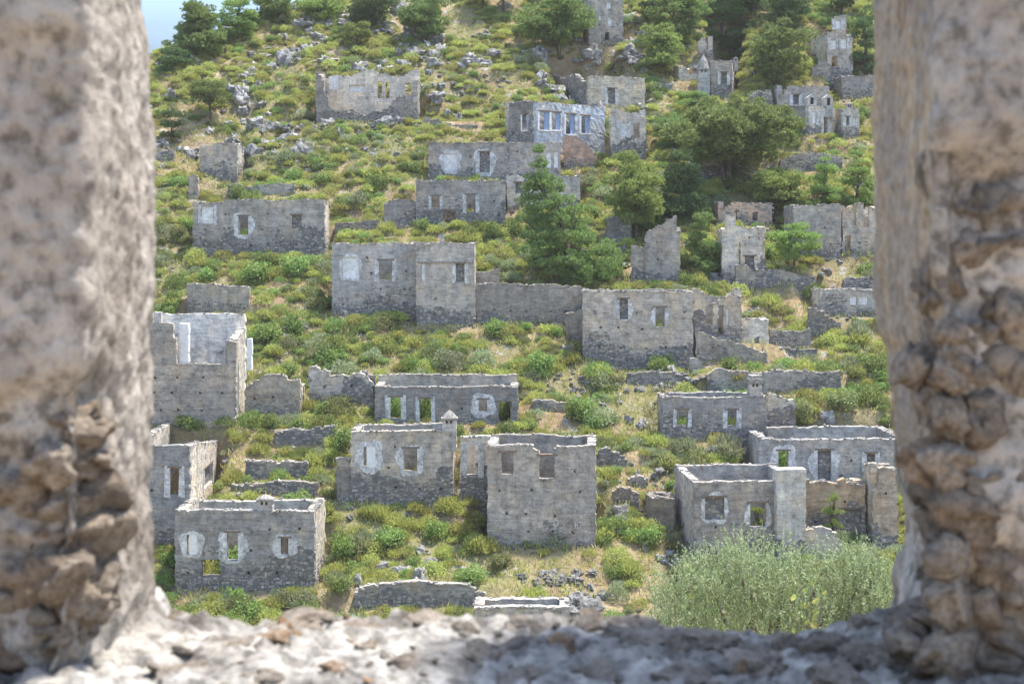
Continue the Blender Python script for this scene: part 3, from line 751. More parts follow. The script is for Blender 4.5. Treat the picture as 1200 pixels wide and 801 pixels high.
house('rounded leaning wall fragment half hidden at the top of the olive', 'leaning fragment', 937, 986, 618, 662, sides='f', prof=[(937, 622), (945, 618), (968, 618), (980, 624), (986, 634)], color=(.42, .42, .42), mz=0, holes=False, rag=.12, name='ruined_wall', cat='wall', group='broken walls on the hillside')
house('two part grey house left of centre with a ledge and white framed windows', 'two part ledge house', 389, 488, 285, 372, 6.5,
      wins=[(401, 301, 421, 326, 'panel', (14, 17)), (444, 305, 460, 328, 'open', 'j')], mz=2.0, color=(.375, .375, .378))
house('right half of the two part grey house standing forward with a stone ledge', 'forward half of the ledge house', 487.5, 556, 285, 384, 7, d=None,
      wins=[(494, 309, 498, 329, 'panel', None), (508, 309, 511, 326, 'panel', None), (534, 309, 544, 330, 'stone', 'j')], mz=1.4, color=(.40, .398, .395), colors={'r': (.56, .54, .5)}, chim=[(515, 520, 274, 286, 'none', .4)],
      extra=[lambda root, h, ln: ledge(root, h, ln, 488, 556, 307)])
def ledge(root, h, ln, a, b, py):
    wl = ln['f']; p0 = np.array(root.location)
    u0, z = wl.px(a + .5, py); u1, _ = wl.px(b - .5, py)
    k = MB(); x, y = wl.A + wl.d * (u0 + u1) / 2
    k.box((x - p0[0], y - p0[1] - .03, z - p0[2]), ((u1 - u0) / 2, .12, .06), wl.rz, .01)
    link('stone_ledge', k.mesh('stone_ledge'), root, (0, 0, 0), M_COPING)
house('broad grey house at the upper left with one see-through white ringed window', 'broad upper left house', 226, 380, 236, 302, 6,
      wins=[(279.5, 253, 291, 275, 'open', (13, 16)), (236, 242, 250, 262, 'panel', 'j'), (342, 252, 353, 268, 'stone', None)], prof=[(226, 236), (262, 237), (263, 234), (380, 234)], mz=2.4, color=(.345, .35, .358), colors={'r': (.56, .54, .5)})
house('upper of two stacked grey houses with two large white plaster patches', 'upper stacked house', 502, 596, 167, 212, 5.5, wins=[(520, 180, 536, 199, 'panel', (13, 15)), (562, 178, 574, 202, 'stone', (13, 17))], mz=.8, color=(.325, .33, .338), sides='flrb', sideL=482)
house('right wing of the upper stacked house partly hidden by the tall conical pine', 'upper right wing', 596, 657, 166, 210, 4.5, wins=[(640, 178, 646, 197, 'panel', None), (649, 178, 654, 197, 'panel', None)], mz=.6, color=(.40, .40, .40))
house('lower of two stacked grey houses with a square door and two white framed windows', 'lower stacked house', 487.5, 592, 211, 267, 6,
      wins=[(506, 230, 515, 243, 'open', 'j'), (546, 228, 557, 248, 'open', 'j'), (519, 245, 534, 268, 'gap', None)], mz=2.2, color=(.365, .36, .358))
house('white plastered wall showing on both sides of the tall conical pine', 'half hidden white wall', 594, 680, 206, 246, 4.5, mz=.4, color=(.54, .54, .53), rag=.1, holes=False, wins=[(604, 214, 616, 226, 'stone', None)])
house('house with a pale blue facade, blue shutters and a dark stone left side', 'blue facade house', 629, 709, 119, 183, yaw=38, sideL=593, tops={'f': [(629, 119), (709, 126)], 'l': [(593, 122), (612, 118), (629, 119)]},
      wins=[(632, 131, 644, 152, 'blue', None), (646, 132, 657, 152, 'blue', None), (663, 134, 674, 157, 'blue', None), (681, 136, 691, 156, 'blue', None), (612, 133, 619, 153, 'blue', None, 'l')],
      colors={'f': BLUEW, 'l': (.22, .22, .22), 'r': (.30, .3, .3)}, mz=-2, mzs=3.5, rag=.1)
house('collapsed ruin with white plastered remains right of the blue facade house', 'white remains', 716, 757, 131, 192, 5, prof=[(716, 126), (735, 129), (748, 134), (757, 140)], wins=[(727, 144, 735, 160, 'panel', 'j'), (742, 144, 750, 162, 'gap', None)], color=(.52, .51, .49), mz=2.6, rag=.5)
house('sloping piece of terracotta plastered wall in front of the blue facade', 'terracotta wall piece', 660, 699, 160, 196, sides='f', prof=[(660, 161), (680, 160), (690, 170), (699, 183)], color=(.52, .38, .32), mz=0, holes=False, rag=.2, pad=False, d=None, name='ruined_wall', cat='wall', group='broken walls on the hillside')
house('gabled dark and cream house just above the blue facade house', 'gabled house', 690, 756, 90, 128, yaw=20, sideL=647, tops={'l': [(647, 88), (662, 91), (673, 86), (684, 96), (690, 92)]},
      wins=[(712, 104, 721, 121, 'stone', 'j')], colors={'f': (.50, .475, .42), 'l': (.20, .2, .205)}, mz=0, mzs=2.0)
house('roofless ruin high on the left slope with a white plastered room', 'high white ruin', 370, 489, 120, 146, 6, prof=[(370, 84), (376, 88), (380, 104), (388, 126), (430, 131), (446, 128), (460, 117), (472, 110), (482, 124), (489, 132)],
      tops={'b': [(374, 86), (440, 85), (456, 90), (489, 84)], 'l': 3.6, 'r': 2.6}, wins=[(386, 90, 398, 106, 'panel', (10, 10), 'b'), (410, 100, 428, 108, 'panel', (14, 6), 'b'), (443, 96, 448, 116, 'gap', None, 'b'), (452, 97, 457, 116, 'gap', None, 'b'), (475, 98, 482, 112, 'gap', None, 'b')], colors={'b': (.66, .65, .63)}, color=(.32, .31, .30), mz=1.6, rag=.25)
house('three storey grey tower house at the top edge of the hill', 'top tower house', 690, 730, -12, 54, yaw=12, sideR=742, depth=7,
      wins=[(711, 3, 716, 10, 'panel', None), (712, 20, 717, 31, 'panel', None), (702, 18, 705, 24, 'panel', None), (709, 38, 714, 47, 'gap', None)], color=(.34, .335, .335), mz=.8)
house('square stone house with a chimney capped in white high on the right', 'square white capped house', 832, 858, 71, 116, yaw=-10, sideR=874, depth=6,
      wins=[(845, 85, 852, 98, 'stone', 'j'), (859.5, 85, 863, 98, 'panel', None, 'r'), (869, 87, 871.5, 98, 'panel', None, 'r')], color=(.34, .33, .325), colors={'r': (.46, .445, .42)}, mz=1.8, chim=[(818, 832, 63, 116, 'cone', -.3), (860, 865, 67, 73, 'box', 2.5)])
house('low cream wall with dark openings left of the white capped chimney', 'cream wall', 796, 819, 77, 96, 4, color=(.55, .53, .48), mz=.5, wins=[(805, 80, 818, 86, 'gap', None)], rag=.3, yaw=8)
house('two storey grey house at the upper right with dormer gables and arched openings', 'dormer gable house', 948, 978, 125, 160, yaw=28, sideL=906, tops={'f': [(948, 124), (978, 127)], 'l': [(906, 124), (948, 123)]},
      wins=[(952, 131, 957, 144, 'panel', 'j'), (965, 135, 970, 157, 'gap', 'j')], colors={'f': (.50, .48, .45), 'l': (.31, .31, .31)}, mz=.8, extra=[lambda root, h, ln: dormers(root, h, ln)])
house('upper grey storey with a sloping end set behind the dormer gable house', 'sloping upper storey', 912, 973, 100, 128, 5, prof=[(912, 118), (918, 108), (924, 100), (966, 102), (973, 116)], wins=[(929, 111, 936, 122, 'stone', 'j'), (946, 113, 957, 123, 'panel', None), (966, 112, 976, 125, 'panel', None)], color=(.35, .35, .355), mz=0, backdrop=-1)
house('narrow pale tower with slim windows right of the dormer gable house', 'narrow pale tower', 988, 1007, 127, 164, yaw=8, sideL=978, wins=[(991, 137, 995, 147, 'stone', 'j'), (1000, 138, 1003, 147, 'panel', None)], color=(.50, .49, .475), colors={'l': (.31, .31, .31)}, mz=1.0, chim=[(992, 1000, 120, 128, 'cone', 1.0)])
house('stepped white trimmed house high on the right among dark pines', 'stepped house', 969, 999, 39, 88, 6, yaw=6, prof=[(969, 38), (977, 37), (977.5, 20), (991, 18), (992, 40), (999, 43)], wins=[(974, 47, 980, 58, 'panel', 'j'), (979, 24, 986, 34, 'panel', 'j'), (985, 46, 992, 57, 'panel', 'j'), (975, 66, 981, 78, 'gap', None)], color=(.50, .49, .47), mz=.9)
house('small white annex against the left side of the stepped house', 'white annex', 955, 969, 45, 66, 4, color=(.60, .59, .57), mz=.3, wins=[(960, 50, 965, 58, 'stone', None)], holes=False)
house('low broken grey wall below the white annex on the right', 'annex wall', 952, 973, 70, 90, 4, color=(.42, .41, .40), mz=.8, rag=.3, sides='fr', prof=[(952, 76), (960, 70), (966, 69), (973, 74)], name='ruined_wall', cat='wall', group='broken walls on the hillside')
house('pale broken wall between the small pines left of the dormer gable house', 'pale gap wall', 878, 905, 104, 122, 4, color=(.46, .45, .44), mz=.8, rag=.3, sides='fr', prof=[(878, 108), (888, 104), (897, 106), (905, 112)], name='ruined_wall', cat='wall', group='broken walls on the hillside')
house('tall slit fragment standing among pines above the white capped chimney', 'slit fragment', 818, 836, 42, 66, 3, color=(.50, .48, .45), mz=.6, rag=.3, sides='fr', prof=[(818, 50), (822, 41), (826, 44), (830, 56), (836, 60)], name='ruined_wall', cat='wall', group='broken walls on the hillside')
house('dark stone ruin at the right edge below the dark pine', 'dark edge ruin', 987, 1026, 88, 117, 6, color=(.27, .27, .28), mz=1.0, prof=[(987, 93), (996, 88), (1026, 88)])
house('big grey house right of the centre with a pillared open corner', 'pillared corner house', 683, 812, 341, 424, 7, yaw=-2,
      wins=[(726, 350, 736, 374, 'stone', (11, 14)), (768, 360, 779, 383, 'open', (11, 13))], mz=1.8, color=(.42, .405, .385), colors={'l': (.41, .40, .385)})
house('pillared open corner with a timber lintel and collapsed lower wall', 'open pillared corner', 812, 869, 341, 416, 6.5,
      wins=[(827, 358, 835, 380, 'gap', None), (842, 357, 848, 392, 'gap', None), (851, 362, 854, 380, 'panel', None)], prof=[(812, 341), (869, 342)], color=(.44, .41, .37), mz=2.6, rag=.35, colors={'b': (.5, .47, .43)})
house('white plastered wall piece with notched top right of the pillared corner', 'notched white wall piece', 869, 901, 374, 410, sides='fr', depth=3, prof=[(869, 374), (888, 373), (889, 376), (901, 374)], color=(.53, .52, .50), mz=0, rag=.1, name='ruined_wall', cat='wall', group='broken walls on the hillside', holes=False)
house('sloping leaning wall attached to the left of the pillared corner house', 'leaning left wall', 662, 688, 366, 394, sides='f', prof=[(662, 367), (675, 365), (688, 358)], mz=.6, color=(.37, .365, .36), name='ruined_wall', cat='wall', group='broken walls on the hillside', holes=False)
house('long terrace wall of grey plaster behind the foot of the conical pine', 'long plaster wall', 557, 682, 333, 380, sides='f', prof=[(557, 334), (590, 332), (640, 332), (682, 336)], mz=.9, color=(.335, .325, .315), rag=.15, name='ruined_wall', cat='wall', group='broken walls on the hillside')
house('small white plastered fragment with a broken top beside the ledge house', 'small white fragment', 557, 585, 317, 336, sides='fr', depth=2.5, color=(.52, .50, .48), mz=0, rag=.2, d=None, name='ruined_wall', cat='wall', group='broken walls on the hillside', holes=False, pad=False)
house('jagged wall ruin rising to a point right of centre between pines', 'jagged pointed ruin', 756, 797, 266, 333, 5, sides='fr', prof=[(756, 267), (774, 265), (785, 256), (791, 247), (795, 268), (797, 300)], mz=1.4, color=(.385, .38, .37), rag=.35, yaw=-6)
house('lower stub of grey wall left of the jagged pointed ruin', 'jagged ruin stub', 740, 757, 288, 330, sides='f', color=(.38, .37, .36), mz=.6, rag=.3, name='ruined_wall', cat='wall', group='broken walls on the hillside')
house('ruin of tall white plastered masonry piers right of centre', 'white masonry piers', 846, 898, 264, 332, 5, sides='frl', prof=[(846, 322), (848, 264), (852, 250), (861, 250), (862, 264), (876, 263), (878, 266), (882, 266), (884, 261), (889, 262), (892, 275), (898, 281), (898, 312)],
      wins=[(866, 284, 868, 326, 'gap', None), (873, 300, 884, 326, 'stone', None)], color=(.52, .51, .49), mz=1.4, rag=.5)
house('terracotta walled house half buried among pines on the right', 'terracotta house', 842, 905, 236, 266, 5, color=(.46, .37, .32), mz=1.0, wins=[(861, 246, 864, 258, 'gap', None), (882, 248, 888, 258, 'gap', None)], rag=.25, holes=False)
house('tall plain grey house wall right of the light green pines', 'plain house wall', 930, 986, 240, 302, 7, mz=.7, color=(.385, .38, .372), prof=[(930, 244), (940, 240), (986, 239)], colors={'r': PALE})
house('ruin with tall empty window gaps beside the right jamb', 'tall gap ruin', 987, 1030, 240, 299, 6, wins=[(999, 240, 1003, 263, 'gap', None), (1012, 240, 1018, 266, 'gap', None), (990, 276, 997, 300, 'gap', None)], mz=.8, color=(.50, .485, .46), rag=.3)
house('low ruined house with a white patch at the right edge of the middle slope', 'low right edge ruin', 960, 1034, 339, 372, 5, wins=[(996, 347, 1004, 357, 'panel', None), (1006, 347, 1017, 357, 'panel', None)], mz=1.2, color=(.41, .405, .39), colors={'l': PALE})
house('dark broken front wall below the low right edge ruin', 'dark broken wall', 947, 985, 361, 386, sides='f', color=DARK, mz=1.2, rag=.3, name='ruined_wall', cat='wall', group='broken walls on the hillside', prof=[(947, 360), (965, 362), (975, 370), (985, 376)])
house('small ruined tower stump with a pale face high at the far left', 'tower stump far left', 234, 278, 168, 208, 4, prof=[(234, 171), (248, 170), (252, 167), (276, 168), (278, 178)], color=(.43, .425, .41), mz=1.0, rag=.2, t=.5)
house('house ruin barely showing over the near sill at the bottom centre', 'roof edge', 556, 668, 711, 760, 5, color=(.34, .34, .335), mz=.5, d=86.0, sideL=527, rag=.05)

WALLS = [  # label, short, L, R, profile, base
    ('smooth grey terrace wall with a level top above the tall left block', 'level terrace wall at the left', [(219, 335), (240, 333), (292, 335)], 367, GREY),
    ('narrow terrace wall in three pieces above the broad upper left house', 'three piece terrace', [(267, 218), (280, 215), (295, 219), (297, 217), (325, 215), (345, 214)], 230, GREY),
    ('short upright wall at the far left above the broad house', 'upright wall far left', [(221, 207), (226, 204), (232, 206)], 234, GREY),
    ('low terrace wall under shrubs right of the far left corner house', 'shrubby terrace wall', [(287, 539), (300, 540), (360, 538)], 553, GREY),
    ('long low terrace wall between the corner house and the chimney house', 'long low terrace', [(271, 566), (330, 564), (372, 565)], 582, (.30, .27, .24)),
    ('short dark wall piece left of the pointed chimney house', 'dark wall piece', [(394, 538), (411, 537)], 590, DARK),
    ('small rubble terrace wall with grass on top left of centre', 'grassy rubble terrace', [(322, 503), (345, 501), (365, 503), (372, 497), (395, 497)], 514, GREY),
    ('rounded grey rubble wall in the front slope above the sill', 'front rubble wall', [(415, 690), (428, 683), (480, 682), (535, 681), (552, 683), (566, 692), (575, 703)], 711, GREY),
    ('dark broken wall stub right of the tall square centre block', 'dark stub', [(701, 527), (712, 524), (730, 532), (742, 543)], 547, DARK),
    ('dark mossy wall piece on the stony slope below the wall stub', 'mossy wall piece', [(718, 575), (724, 570), (740, 571), (749, 577)], 592, (.26, .25, .235)),
    ('low wall with a dip in its top behind the house behind the olive', 'dipped wall', [(854, 545), (860, 543), (870, 549), (884, 545)], 556, GREY),
    ('long curved terrace wall below the notched white wall piece', 'curved terrace wall', [(829, 440), (840, 431), (860, 434), (900, 434), (950, 435), (985, 434)], 456, (.33, .32, .31)),
    ('descending broken lower wall of the open pillared corner', 'descending broken wall', [(815, 385), (832, 391), (845, 396), (858, 398), (872, 402), (885, 408), (899, 411)], 424, (.40, .39, .37)),
    ('rubble wall right of the notched white wall piece', 'upper rubble wall', [(902, 384), (922, 386), (938, 388), (950, 383)], 408, (.36, .35, .33)),
    ('second lower rubble wall right of the notched white wall piece', 'lower rubble wall', [(904, 406), (916, 405), (930, 410), (958, 410)], 419, (.34, .335, .33)),
    ('tilted broken wall stub standing on the slope under the pillared house', 'tilted stub', [(809, 418), (817, 417), (824, 428), (828, 437)], 441, GREY),
    ('low grey wall below the young twin stemmed pine', 'low grey wall', [(886, 314), (905, 316), (930, 318), (955, 322)], 336, GREY),
    ('short wall with a white edged end at the right edge of the slope', 'white edged wall', [(990, 325), (1024, 323)], 337, GREY),
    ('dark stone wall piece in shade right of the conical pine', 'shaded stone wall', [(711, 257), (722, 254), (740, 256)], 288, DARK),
    ('low terrace wall running right from the high ruin with the white room', 'high terrace wall', [(497, 137), (515, 140), (530, 144), (545, 145), (560, 148)], 153, GREY),
    ('small grey wall block at the far left edge beside the jamb', 'left edge block', [(182, 176), (203, 175)], 190, (.42, .43, .45)),
    ('pale stone wall glimpsed behind the wide umbrella pine', 'glimpsed pale wall', [(915, 185), (940, 180), (965, 180), (987, 182)], 197, (.48, .47, .46)),
    ('grey rubble terrace wall below the white masonry piers', 'piers terrace wall', [(862, 312), (872, 310), (885, 316), (892, 320)], 336, (.33, .325, .31)),
    ('low rubble terrace wall crossing the slope left of the tilted stub', 'mid slope rubble wall', [(735, 436), (760, 434), (785, 436), (800, 440)], 448, (.36, .35, .33)),
    ('broken terrace wall on the dry slope right of the wide collapsed ruin', 'dry slope wall', [(624, 470), (645, 467), (668, 470), (690, 473)], 482, (.35, .34, .32)),
    ('rubble terrace wall below the pillared corner house near its right end', 'house foot wall', [(735, 560), (748, 556), (760, 558)], 570, (.34, .33, .32)),
    ('short terrace wall among bushes left of the wide collapsed ruin', 'bushy short wall', [(418, 437), (428, 434), (438, 440), (440, 446)], 462, (.34, .33, .32)),
    ('terrace wall under the upper stacked house on the left', 'stacked house terrace', [(450, 238), (468, 234), (487, 236)], 262, (.32, .31, .30)),
    ('low terrace wall above the two part ledge house', 'ledge house terrace', [(392, 262), (420, 258), (450, 260), (478, 262)], 272, (.34, .33, .32)),
    ('pale wall seen through the trunk gap of the umbrella pine', 'trunk gap wall', [(818, 188), (830, 184), (846, 186)], 206, (.48, .46, .44)),
]
for lab, sh, prof, base, c in WALLS:
    house(lab, sh, prof[0][0], prof[-1][0], min(p[1] for p in prof), base, sides='f', prof=prof, color=c, mz=.9, rag=.16, name='stone_wall', cat='wall', group='dry stone terrace walls', holes=False, sink=1.0, t=.6, lintels=False)

for h in HOUSES: prep(h)

# ------------------------------------------------------------------ ground sheet
def axis(parts):
    o = []
    for a, b, s in parts: o += list(np.arange(a, b - 1e-6, s))
    return np.array(o + [parts[-1][1]])
gx = axis([(-4000, -400, 600), (-400, -110, 20), (-110, -60, 2.0), (-60, 60, .42), (60, 110, 2.0), (110, 400, 20), (400, 4000, 600)])
gy = axis([(-400, -20, 40), (-20, 4, 1.0), (4, 84, 1.6), (84, 204, .42), (204, 320, 3), (320, 500, 20), (500, 5000, 450)])
X, Y = np.meshgrid(gx, gy, indexing='xy')
Z = z_terr(X.ravel(), Y.ravel())
V = np.stack([X.ravel(), Y.ravel(), Z], 1)
nx, ny = len(gx), len(gy)
i0 = (np.arange(ny - 1)[:, None] * nx + np.arange(nx - 1)[None, :]).ravel()
Fq = np.stack([i0, i0 + 1, i0 + nx + 1, i0 + nx], 1)
ground = link('hillside', np_mesh('hillside', V, Fq, True), None, (0, 0, 0), M_GROUND)
tag(ground, kind='structure')

for i, h in enumerate(HOUSES): build_house(i, h)

def zt1(x, y): return float(z_terr(np.array([x]), np.array([y]))[0])
def blocked(x, y, m=0.25):
    """inside the thickness of a wall"""
    for h in HOUSES:
        A, B, n = h['A'], h['B'], h['n']; d = B - A; W_ = np.hypot(*d); d = d / W_
        q = np.array([x, y]) - A; u = q @ d; w = q @ n
        full = 'b' in h['sides']
        L = h['Lm'] if full else h['t']
        if -m < u < W_ + m and -m < w < L + m: return True
    return False

# ------------------------------------------------------------------ foliage
def quads_from(c, axis_, side, ln, wd):
    """leaf quads: centre-base c, unit axis, unit side; arrays"""
    a = c; b = c + axis_ * ln[:, None]; m = c + axis_ * (ln * .5)[:, None]
    V = np.stack([a, m + side * (wd / 2)[:, None], b, m - side * (wd / 2)[:, None]], 1).reshape(-1, 3)
    F_ = np.arange(len(c) * 4).reshape(-1, 4)
    return V, F_
def unit(v): return v / np.maximum(np.linalg.norm(v, axis=-1, keepdims=True), 1e-9)
def rsph(rs, n): return unit(rs.normal(size=(n, 3)))

def bush(kind, seed):
    rs = np.random.RandomState(seed)
    if kind == 'leafy':
        k = 9; c = rs.normal(size=(k, 3)) * [.42, .42, .2] + [0, 0, .52]; r = rs.uniform(.30, .5, k)
        c[:, :2] *= np.minimum(1, .62 / np.maximum(np.linalg.norm(c[:, :2], axis=1), 1e-6))[:, None]
        n = 1500; w = rs.randint(0, k, n); d = rsph(rs, n); p = c[w] + d * (r[w] * rs.uniform(.55, 1.05, n) )[:, None]
        ln = rs.uniform(.09, .17, n); wd = ln * .7
        ax = unit(d * .5 + rs.normal(size=(n, 3)) * .8 + [0, 0, .2])
    elif kind == 'broom':
        n = 950; d = rsph(rs, n); d[:, 2] = np.abs(d[:, 2]) * .9 + .05; d = unit(d)
        p = d * (rs.uniform(.35, .82, n) * (1 + .16 * np.sin(d[:, 0] * 5 + seed) ))[:, None]; p[:, 2] *= .85
        ax = unit(d + [0, 0, .55] + rs.normal(size=(n, 3)) * .35); ln = rs.uniform(.16, .32, n); wd = ln * .28
    else:
        n = 900; d = rsph(rs, n); d[:, 2] = np.abs(d[:, 2]); p = d * (rs.uniform(.45, 1.0, n) ** .6 * (1 + .14 * np.sin(d[:, 0] * 6 + seed) * np.cos(d[:, 1] * 5)))[:, None]
        p[:, 2] *= .8; ln = rs.uniform(.09, .18, n); wd = ln * .6; ax = unit(d * .7 + rs.normal(size=(n, 3)) * .6 + [0, 0, .3])
    p[:, 2] = np.maximum(p[:, 2], -.05)
    nrm = unit(unit(p - [0, 0, .1]) + [0, 0, .35] + rs.normal(size=p.shape) * .45); side = unit(np.cross(ax, nrm))
    V, F_ = quads_from(p, ax, side, ln, wd)
    # a few bare stems at the foot
    st = MB()
    for q in range(5):
        t = rs.uniform(0, 6.28); e = .45
        st.tube([(0, 0, -.25), (.12 * math.cos(t), .12 * math.sin(t), .1), (e * math.cos(t), e * math.sin(t), .5)], [.03, .022, .01], 4)
    n0 = len(V); Vs = np.array(st.v); Fs = np.array([f for f in st.f if len(f) == 4]) + n0
    me = np_mesh('shrub', np.vstack([V, Vs]), np.vstack([F_, Fs]))
    return me, len(F_)
BUSH = {}
for ck in ('yellow', 'green', 'grey', 'dark'):
    for q, kd in enumerate({'yellow': ('broom', 'broom', 'round'), 'green': ('leafy', 'round', 'leafy'), 'grey': ('broom', 'round', 'round'), 'dark': ('round', 'leafy', 'round')}[ck]):
        me, nf = bush(kd, hash((q * 31 + len(ck) * 7)) % 1000 + q)
        me.materials.append(LEAF[ck]); me.materials.append(M_TWIG)
        mi = np.zeros(len(me.polygons), np.int32); mi[nf:] = 1; me.polygons.foreach_set('material_index', mi)
        BUSH.setdefault(ck, []).append((me, kd))

def clump(seed, tufts=46, needles=13):
    """flat cushion of spiky needle tufts, radius 1"""
    rs = np.random.RandomState(seed)
    d = rsph(rs, tufts); d[:, 2] = d[:, 2] * .8 + .15; p = d * (rs.uniform(.3, 1.0, tufts) ** .5)[:, None]; p[:, 2] *= .55
    o = unit(d * [1, 1, .6] + [0, 0, .65])
    P_ = np.repeat(p, needles, 0); D_ = np.repeat(o, needles, 0); n = len(P_)
    ax = unit(D_ * .9 + rs.normal(size=(n, 3)) * .55)
    ln = rs.uniform(.22, .40, n); wd = ln * rs.uniform(.17, .28, n)
    side = unit(np.cross(ax, unit(D_ + rs.normal(size=(n, 3)) * .5)))
    return quads_from(P_, ax, side, ln, wd)
CLUMPS = [clump(50 + k) for k in range(6)]

def gen_blobs(bb, shape, n, seed):
    x0, y0, x1, y1 = bb; rs = np.random.RandomState(seed); o = []; w, hh = (x1 - x0), (y1 - y0)
    tries = 0
    while len(o) < n and tries < 5000:
        tries += 1
        v = rs.rand(); u = rs.uniform(-1, 1); dz = rs.uniform(-1, 1)
        if shape == 'cone': hw = .12 + .88 * v ** .8 if v < .82 else 1 - (v - .82) * 2
        elif shape == 'umbrella': hw = math.sqrt(max(0, 1 - (1 - min(v / .55, 1)) ** 2)) if v < .55 else 1 - (v - .55) * 1.1
        else: hw = math.sqrt(max(0, 1 - (2 * v - 1) ** 2)) * (1.0 if v < .6 else .92)
        if abs(u) > hw: continue
        if u * u + dz * dz > hw * hw * 1.05 and rs.rand() < .8: continue
        rr = rs.uniform(.10, .20) * min(w, hh * 1.3) * (0.7 if v < .2 else 1.0)
        nl_ = max(3, int(hh / 13)); vq = (math.floor(v * nl_) + .5 + rs.uniform(-.22, .22)) / nl_        # boughs in layers
        o.append(((x0 + x1) / 2 + u * (w / 2 - rr * .7), y0 + rr * .6 + vq * (hh - rr * 1.2) + abs(u) * hh * .05, rr, dz * hw * w / 2 * .8))
    return o

def pine(label, base, bb, shape, n, tone, seed, short=None, trunk=True, d=None, blobs=None, extra_trunks=(), group='pine trees on the hillside', name='pine_tree', limbs=9, tw=1.0):
    bx, by = base
    dd = d or hit(bx, by, z_terr, 80)
    dd = min(dd, 198)
    zb = zt1((bx - 600) / F * dd, dd)
    root_p = np.array([(bx - 600) / F * dd, dd, zb])
    root = empty(name, tuple(root_p)); tag(root, label, 'tree', group)
    bl = blobs or gen_blobs(bb, shape, int(n * 1.3), seed)
    rs = np.random.RandomState(seed + 5); VV, FF = [], []; nv = 0; cs = []
    for (px, py, r, dz) in bl:
        rad = r / F * dd
        c = np.array([(px - 600) / F * dd, dd, -(py - HV) / F * dd]) + [0, dz / F * dd, 0] - root_p
        # keep the pixel row while pushed in depth
        cs.append((c, rad))
        V, F_ = CLUMPS[rs.randint(len(CLUMPS))]
        t = rs.uniform(0, 6.28); ca, sa = math.cos(t), math.sin(t)
        Q = V * rad * rs.uniform(.92, 1.15); Q = np.stack([Q[:, 0] * ca - Q[:, 1] * sa, Q[:, 0] * sa + Q[:, 1] * ca, Q[:, 2]], 1) + c
        VV.append(Q); FF.append(F_ + nv); nv += len(Q)
    link('crown', np_mesh('crown', np.vstack(VV), np.vstack(FF)), root, (0, 0, 0), LEAF[tone])
    allc = np.array([c for c, r in cs]); hgt = allc[:, 2].max()
    topc = allc[allc[:, 2] > np.quantile(allc[:, 2], .75)].mean(0); ctr = allc.mean(0)
    b = MB(); r0 = max(.10, .034 * hgt) * tw
    mids = [np.zeros(3), ctr * [.25, .25, 0] + [0, 0, max(ctr[2] * .45, .5)], ctr * [.8, .6, 1], topc * [1, 1, .96]]
    b.tube([tuple(np.array([0, 0, -.8]))] + [tuple(m) for m in mids], [r0 * 1.3, r0, r0 * .8, r0 * .55, r0 * .15], 8)
    order = rs.permutation(len(cs))[:limbs]
    for k in order:
        c, rad = cs[k]; f = rs.uniform(.45, .8)
        zs = min(max(c[2] * f, .3 * hgt), hgt * .9); tt = zs / max(hgt, .1)
        s = np.array([np.interp(zs, [m[2] for m in mids], [m[q] for m in mids]) for q in range(2)] + [zs])
        mid = (s + c) / 2 + [0, 0, -.08 * np.linalg.norm(c - s)]
        b.tube([tuple(s), tuple(mid), tuple(c)], [r0 * .42 * (1.1 - tt * .6), r0 * .28, r0 * .10], 5)
    link('trunk', b.mesh('trunk', True), root, (0, 0, 0), M_BARK)
    for e in extra_trunks:
        k = MB(); pts = [np.array(P(px, py, dd)) - root_p for px, py in e]
        k.tube([tuple(q) for q in pts], [r0 * (1 - .6 * q / len(pts)) for q in range(len(pts))], 7)
        link('limb', k.mesh('limb', True), root, (0, 0, 0), M_BARK)
    x0, y0, x1, y1 = bb
    LAND.append(((x0 + x1) / 2, (y0 + y1) / 2, short or label, (x1 - x0) / 2, (y1 - y0) / 2))
    return root

# tall conical pine, crown given level by level
cb = []; rs = np.random.RandomState(2)
for (y, xa, xb, k) in ((180, 626, 640, 2), (194, 619, 648, 3), (208, 610, 655, 5), (222, 610, 664, 6), (236, 606, 672, 7), (250, 610, 682, 8), (264, 608, 694, 9), (278, 606, 704, 10), (290, 612, 722, 11), (302, 614, 733, 12), (314, 626, 732, 10), (325, 650, 728, 7)):
    k = int(k * 1.9); xa += 7; xb -= 8
    for q in range(k):
        px = xa + (xb - xa) * (q + .5) / k + rs.uniform(-4, 4); cb.append((px, y + rs.uniform(-8, 8), rs.uniform(7, 12) * (.75 if y < 215 else 1), rs.uniform(-1, 1) * (xb - xa) * .42))
pine('tall conical pine left of centre overlapping the stacked houses', (670, 337), (598, 170, 735, 333), 'cone', 0, 'pine_mid', 11, 'tall conical pine', blobs=cb, limbs=16, tw=1.1)
ub = [(x, y, r * .88, z) for x, y, r, z in gen_blobs((772, 106, 946, 198), 'umbrella', 84, 21)] + [(x, y, r * .8, z) for x, y, r, z in gen_blobs((868, 196, 945, 246), 'round', 12, 22)]
pine('wide umbrella shaped pine with forked dark limbs at the upper right', (851, 222), (770, 106, 945, 240), 'umbrella', 0, 'pine_mid', 22, 'wide umbrella pine', blobs=ub, limbs=16, tw=.9,
     extra_trunks=[[(851, 222), (846, 195), (838, 170), (832, 150)], [(853, 205), (856, 180), (862, 160), (880, 148)]])
